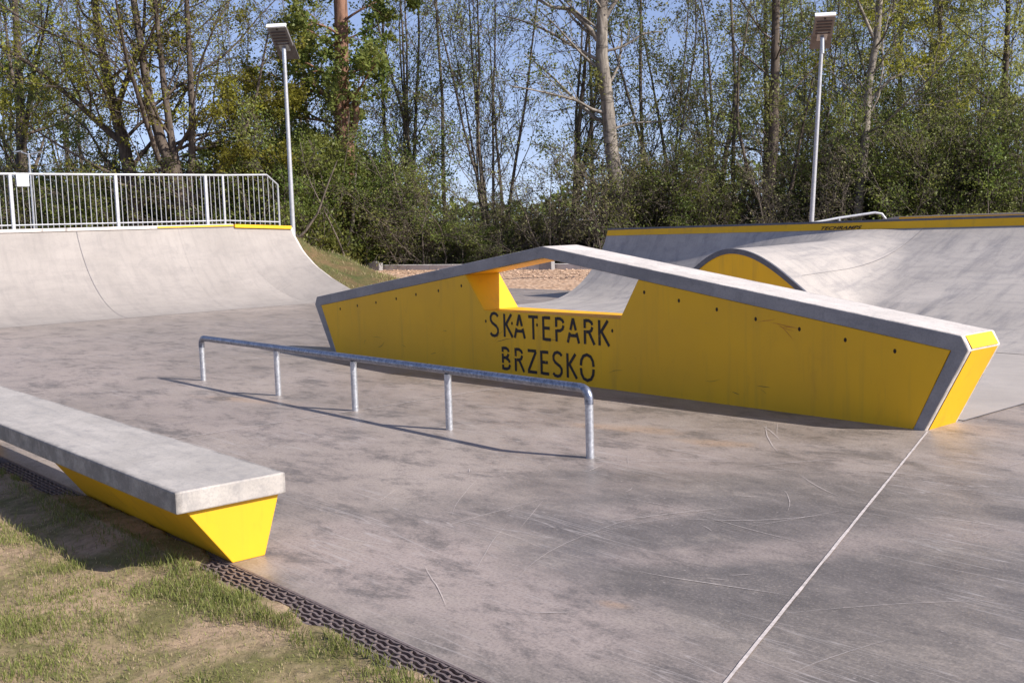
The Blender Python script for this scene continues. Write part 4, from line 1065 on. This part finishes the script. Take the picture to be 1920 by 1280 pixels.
def thicket(seed, key, nst, h, w_, leafm, leaves, bark='bark_grey'):
    t = Tree(seed); r = t.rng
    cfg = dict(n=[12, 6, 3], start=[.08, .12, .15], ang=[.75, .75, .7], len=[.36, .5, .5], rr=[.5, .55, .6], wob=.17, up=[.03, .02, .0], leaves=leaves, spread=.13)
    for i in range(nst):
        a = r.random()*6.28; q = w_*.5*math.sqrt(r.random()); p = np.array([math.cos(a)*q, math.sin(a)*q, 0])
        pts = t.path(p, (r.normal()*.28, r.normal()*.28, 1), h*(.45+.65*r.random()), 9, .09, .02)
        t.grow(pts, .022+.022*r.random(), .010, 0, cfg, 5)
    make(key, t, M[bark], leafm, .046)
thicket(51, 'thicket_a', 15, 5.4, 4.6, M['leaf_dark'], 4.2)
thicket(52, 'thicket_b', 12, 6.4, 4.4, M['leaf_mid'], 2.4)
thicket(53, 'thicket_c', 20, 4.6, 5.0, M['leaf_brown'], .8)
T = 'trees in the wood beyond the skatepark'; S = 'shrubs under the trees'
place('oak_a', 'broadleaf_tree', 275, 40, 'dark forked tree with yellow green leaves above the middle of the railing', T, z=-.3)
place('oak_b', 'broadleaf_tree', 357, 39, 'many stemmed dark tree with yellow green leaves left of the left lamp', T, z=-.3)
place('pine', 'pine_tree', 662, 41.2, 'tall reddish trunk wrapped in dark ivy right of the left lamp', T)
place('birch_a', 'birch_tree', 1163, 40.4, 'thick pale crooked trunk rising above the peak of the yellow wall', T)
place('birch_b', 'birch_tree', 1604, 40.6, 'pale trunk leaning right with yellow leaves, just right of the right lamp', T)
place('dark_a', 'broadleaf_tree', 1428, 41, 'dark forking trunk just left of the right lamp', T)
place('multi_a', 'alder_tree', 935, 43, 'clump of slender bare stems fanning up at the centre of the wood', T)
place('multi_b', 'alder_tree', 775, 44, 'loose group of thin stems between the ivy trunk and the central clump', T, rz=1.0)
place('multi_c', 'alder_tree', 1072, 45, 'two or three thin stems just left of the thick pale trunk', T, rz=2.0)
place('multi_d', 'alder_tree', 1275, 43, 'leafy thin stemmed tree right of the thick pale trunk', T, rz=.5)
place('multi_c', 'alder_tree', 1350, 45, 'upright grey stems midway between thick pale trunk and right lamp', T, rz=4.0)
place('multi_d', 'alder_tree', 1515, 47, 'thin stemmed tree directly behind the right lamp pole', T, rz=2.2)
place('poplar', 'poplar_tree', 1760, 48, 'tall tree with pale yellow leaves against the sky near the right edge', T)
place('poplar', 'poplar_tree', 1885, 44, 'tall yellow leaved tree cut by the right edge of the photo', T, rz=2.0)
place('poplar', 'poplar_tree', 1690, 52, 'yellow leaved tree close behind the leaning pale trunk', T, rz=3.3, leafm=M['leaf_mid'])
place('multi_a', 'alder_tree', 1480, 54, 'far clump of stems behind the dark forking trunk', T, rz=1.4)
place('thin_a', 'alder_tree', 735, 45, 'single slim stem right beside the ivy trunk', T)
place('thin_a', 'alder_tree', 1120, 48, 'single slim stem close left of the thick pale trunk', T, rz=2)
place('thin_a', 'alder_tree', 1210, 44, 'single slim stem close right of the thick pale trunk', T, rz=1)
place('thin_a', 'alder_tree', 1385, 43, 'single slim stem left of the dark forking trunk', T, rz=3)
place('thin_a', 'alder_tree', 845, 46, 'single slim stem left of the central clump', T, rz=4)
place('multi_b', 'alder_tree', 30, 50, 'bare stems at the left edge behind the railing', T, rz=1.7, leafm=M['leaf_mid'])
place('multi_a', 'alder_tree', 170, 52, 'bare stems behind the left end of the railing', T, rz=.4)
place('multi_d', 'alder_tree', 470, 50, 'leafy thin stems behind the left lamp', T, rz=3.7)
place('multi_c', 'alder_tree', 600, 50, 'thin grey stems between the left lamp and the ivy trunk', T, rz=5)
place('multi_d', 'alder_tree', 1800, 52, 'thin leafy stems far back near the right edge', T, rz=5.4)
place('multi_a', 'alder_tree', 1620, 55, 'far stems behind the leaning pale trunk', T, rz=5.1)
place('oak_a', 'broadleaf_tree', 60, 46, 'spreading dark tree at the upper left corner', T, rz=2.2, leafm=M['leaf_mid'])

place('multi_d', 'alder_tree', 1725, 46, 'leafy thin stems right of the leaning pale trunk', T, rz=.2, leafm=M['leaf_poplar'])
place('multi_d', 'alder_tree', 1840, 47, 'leafy thin stems above the white post at right', T, rz=1.9, leafm=M['leaf_poplar'])
place('poplar', 'poplar_tree', 1440, 52, 'yellow leaved tree behind the dark forking trunk', T, rz=5)
TH = 'thickets of thin stems under the trees'
for i, (px_, D, key, s_, zs_, lab) in enumerate([
 (10, 42, 'thicket_c', 1.1, 1.0, 'brown twiggy thicket at the very left behind the railing'), (100, 42, 'thicket_c', 1.0, 1.0, 'brown twiggy thicket behind the left part of the railing'),
 (190, 41, 'thicket_a', 1.0, .9, 'green twiggy thicket left of the forked dark tree'), (330, 42, 'thicket_a', 1.0, .9, 'green twiggy thicket between the dark trees'),
 (430, 41, 'thicket_b', .9, .8, 'loose thicket right of the many stemmed dark tree'), (500, 40, 'thicket_a', 1.0, 1.1, 'thicket left of the left lamp pole'),
 (590, 40.5, 'thicket_a', 1.0, 1.2, 'thicket right of the left lamp pole'), (620, 43, 'thicket_b', 1.0, 1.1, 'tall loose thicket left of the ivy trunk'), (705, 41.5, 'thicket_a', 1.0, 1.1, 'thicket right of the ivy trunk'),
 (760, 41.5, 'thicket_b', .9, .8, 'loose thicket above the gravel strip'), (815, 42, 'thicket_c', .9, 1.0, 'brown thicket above the left slope of the wall'), (870, 42, 'thicket_a', .8, .7, 'low thicket left of the central stem clump'),
 (945, 41.5, 'thicket_c', .7, .75, 'low brown thicket under the central stem clump'), (1005, 42, 'thicket_a', .8, .8, 'low thicket right of the central stem clump'), (1050, 41.5, 'thicket_c', 1.0, 1.1, 'brown thicket between stem clump and pale trunk'),
 (1110, 41, 'thicket_c', 1.0, 1.2, 'brown thicket left beside the pale trunk'), (1200, 41.5, 'thicket_a', 1.0, 1.1, 'green thicket right beside the pale trunk'), (1260, 42, 'thicket_b', 1.0, .9, 'loose green thicket above the yellow band left end'),
 (1320, 41.5, 'thicket_a', .9, .9, 'green thicket above the hump'), (1370, 42, 'thicket_c', 1.0, 1.2, 'brown thicket left of the dark forking trunk'), (1460, 41.5, 'thicket_c', 1.0, 1.2, 'brown thicket right of the dark forking trunk'),
 (1500, 43, 'thicket_b', 1.0, .9, 'loose thicket behind the right lamp pole'), (1560, 42, 'thicket_a', .9, .9, 'thicket left of the leaning pale trunk'), (1640, 42, 'thicket_b', 1.0, .9, 'loose thicket right of the leaning pale trunk'),
 (1700, 41.5, 'thicket_a', 1.1, 1.1, 'thicket behind the steel handrail'), (1770, 42, 'thicket_a', 1.1, 1.2, 'thicket under the yellow leaved trees'), (1830, 41.5, 'thicket_b', 1.0, .9, 'loose thicket by the white post at right'), (1900, 41, 'thicket_a', 1.1, 1.1, 'thicket at the right edge')]):
    place(key, 'thicket', px_, D, lab, TH, rz=i*1.37, sc_=s_, zs=zs_*float(np.interp(px_, [0, 700, 780, 860, 1010, 1060, 1180, 1500, 1600], [.9, .95, .75, .65, .65, .75, .85, .8, .95])))
rs = random.Random(7)
rows = [  # px, D, proto, scale, zscale
 (-20, 44, 'twiggy', 1.1, 1.0, 'brown twiggy bush at the left edge behind the railing'), (55, 43, 'twiggy', 1.1, .95, 'brown twiggy bush behind the small twin headed lamp'),
 (130, 41, 'shrub_a', 1.0, 1.0, 'dark bush behind the white sign on the railing'), (215, 42, 'shrub_c', .9, .85, 'tall dark bush left of the forked tree'),
 (300, 43, 'shrub_a', 1.0, 1.0, 'dark bush between the two dark trees'), (385, 42, 'shrub_c', 1.0, .85, 'tall dark bush right of the many stemmed tree'),
 (450, 41, 'shrub_a', 1.05, 1.0, 'dark bush behind the angled end of the railing'), (520, 40, 'shrub_c', 1.0, .95, 'tall dark bush directly left of the left lamp pole'),
 (585, 41, 'shrub_a', 1.1, 1.15, 'large dark bush directly right of the left lamp pole'), (632, 45, 'shrub_c', 1.0, .9, 'tallest dark bush, left of the ivy trunk'),
 (600, 46, 'shrub_c', 1.1, 1.0, 'tall dark bush far behind the left lamp'), (715, 43, 'shrub_c', .95, .9, 'tall dark bush right of the ivy trunk'), (690, 41.5, 'shrub_b', .9, .8, 'low dark bush above the left kerb block'),
 (765, 43, 'shrub_b', 1.0, 1.0, 'dark bush right of the left kerb block'),

 (1020, 44, 'shrub_a', .9, .85, 'dark bush right of the central stem clump'), (1085, 45, 'shrub_b', 1.1, 1.0, 'dark bush left of the thick pale trunk'),
 (1215, 43, 'shrub_c', 1.0, .85, 'tall bush close right of the thick pale trunk'), (1290, 44, 'shrub_a', 1.0, 1.0, 'bush above the left end of the yellow band'),
 (1345, 43, 'shrub_b', 1.0, .9, 'low bush left of the dark forking trunk'), (1480, 46, 'shrub_b', 1.1, .95, 'bush between the dark forking trunk and the right lamp'),
 (1560, 47, 'shrub_a', .9, .75, 'bush between the right lamp and the leaning pale trunk'), (1650, 44, 'shrub_a', 1.05, 1.05, 'dark bush right of the leaning pale trunk'), (1715, 43, 'shrub_c', 1.05, 1.0, 'tall dark bush near the right edge'),
 (1780, 44, 'shrub_a', 1.0, 1.15, 'dark bush behind the right end of the ramp'), (1850, 43, 'shrub_c', 1.0, .9, 'tall bush beside the right edge'), (1930, 42, 'shrub_a', 1.1, 1.1, 'bush cut by the right edge'),
 (1250, 41, 'shrub_d', 1.1, .9, 'low bright green bush above the yellow band'), (1330, 41, 'shrub_d', 1.0, .8, 'low bright green bush behind the hump'), (640, 41.5, 'shrub_d', .8, .8, 'low bright green bush at the foot of the bank'),
 (1680, 42, 'shrub_d', 1.0, .9, 'low green bush behind the handrail'), (1870, 41, 'shrub_d', 1.1, 1.0, 'low green bush near the right edge')]
for (px_, D, key, s_, zs_, lab) in rows:
    tw = key in ('shrub_d',)
    place(key, 'bush', px_, D, lab, S, rz=rs.random()*6.28, sc_=s_, zs=zs_*float(np.interp(px_, [560, 640, 720, 800, 860, 1000, 1060, 1200, 2000], [.8, .95, .8, .4, .3, .3, .36, .4, .42])))

# leaning bare stems near the ivy trunk
def limb(px_, D, pts, r0, r1, label, mat):
    xy = bearing(px_, D); t = empty('fallen_branch', (*xy, -.05), label, 'branch', 'bare leaning branches')
    q = Tree(int(px_)); q.tube(trunk_pts(D, pts, 0), np.linspace(r0, r1, 3*len(pts)), 7)
    V = np.concatenate(q.V); F = np.concatenate(q.F); o = obj('limb', mesh_np('limb', V, [F], mat, smooth=True), t)
limb(640, 40.3, [(0, 0), (18, 50), (30, 90), (34, 140), (42, 200)], .09, .04, 'bare brown stem leaning right at the left end of the kerb', M['bark_pale'])
limb(556, 36, [(-10, 70), (20, 80), (50, 120), (70, 170), (90, 215)], .05, .02, 'bare branch slanting up right of the left lamp', M['bark_grey'])
limb(788, 41, [(0, 0), (-12, 60), (-30, 130), (-45, 220)], .07, .03, 'bare stem leaning left behind the wall slope', M['bark_grey'])

# far wood behind, one mass nobody could count
rng = np.random.default_rng(77); N = 42000
D_ = 62+22*rng.random(N); pxs = -250+2500*rng.random(N); hh = np.interp(pxs, [-250, 0, 300, 600, 800, 860, 1000, 1080, 1300, 1700, 2000, 2250], [6, 5.5, 6, 6, 3.6, 2.8, 2.8, 3.6, 5, 5, 5.5, 6])
hh = hh*(.75+.5*vnoise(pxs*.02, D_*.15, 3)); zz = hh*rng.random(N)**.8
d2 = BASE_D[None]*D_[:, None]+BASE_S[None]*((pxs-960)/FPX*D_)[:, None]
nse = vnoise(pxs*.03, zz*1.3+D_, 12, 3); k = nse > .38
C = np.stack([d2[k, 0], d2[k, 1], zz[k]], 1); V, F = leaf_np(C, .17, rng)
o = obj('distant_wood', mesh_np('distant_wood', V, [F], M['leaf_dark'])); tag(o, 'far dark undergrowth seen between the trunks', 'wood', kind='stuff')

# ------------------------------------------------------------------ distant building and posts
def post(px_, D, h, label, twin=False):
    xy = bearing(px_, D); t = empty('lamp_post', (*xy, 0), label, 'lamp post', rz=math.atan2(BASE_S[1], BASE_S[0]))
    b = MB(); b.tube([(0, 0, 0), (0, 0, h)], [.045, .035], 8); b.build('pole', M['galv'], t, smooth=True)
    b = MB()
    if twin:
        b.tube([(-.28, 0, h+.06), (0, 0, h-.05), (.28, 0, h+.02)], .03, 6)
        b.obox((-.34, 0, h+.07), (.11, 0, .015), (0, .06, 0), (0, 0, .02)); b.obox((.34, 0, h+.02), (.11, 0, 0), (0, .06, 0), (0, 0, .02))
    else:
        b.tube([(0, 0, h-.1), (.5, 0, h+.1)], .03, 6); b.obox((.6, 0, h+.1), (.2, 0, .02), (0, .08, 0), (0, 0, .03))
    b.build('lamp_head', M['galv'], t)
post(77, 37, 4.3, 'small distant lamp post with twin heads behind the railing', True)
post(919, 60, 5.2, 'thin white post behind the central stem clump')
post(1858, 60, 6.2, 'thin white post behind the bushes near the right edge')
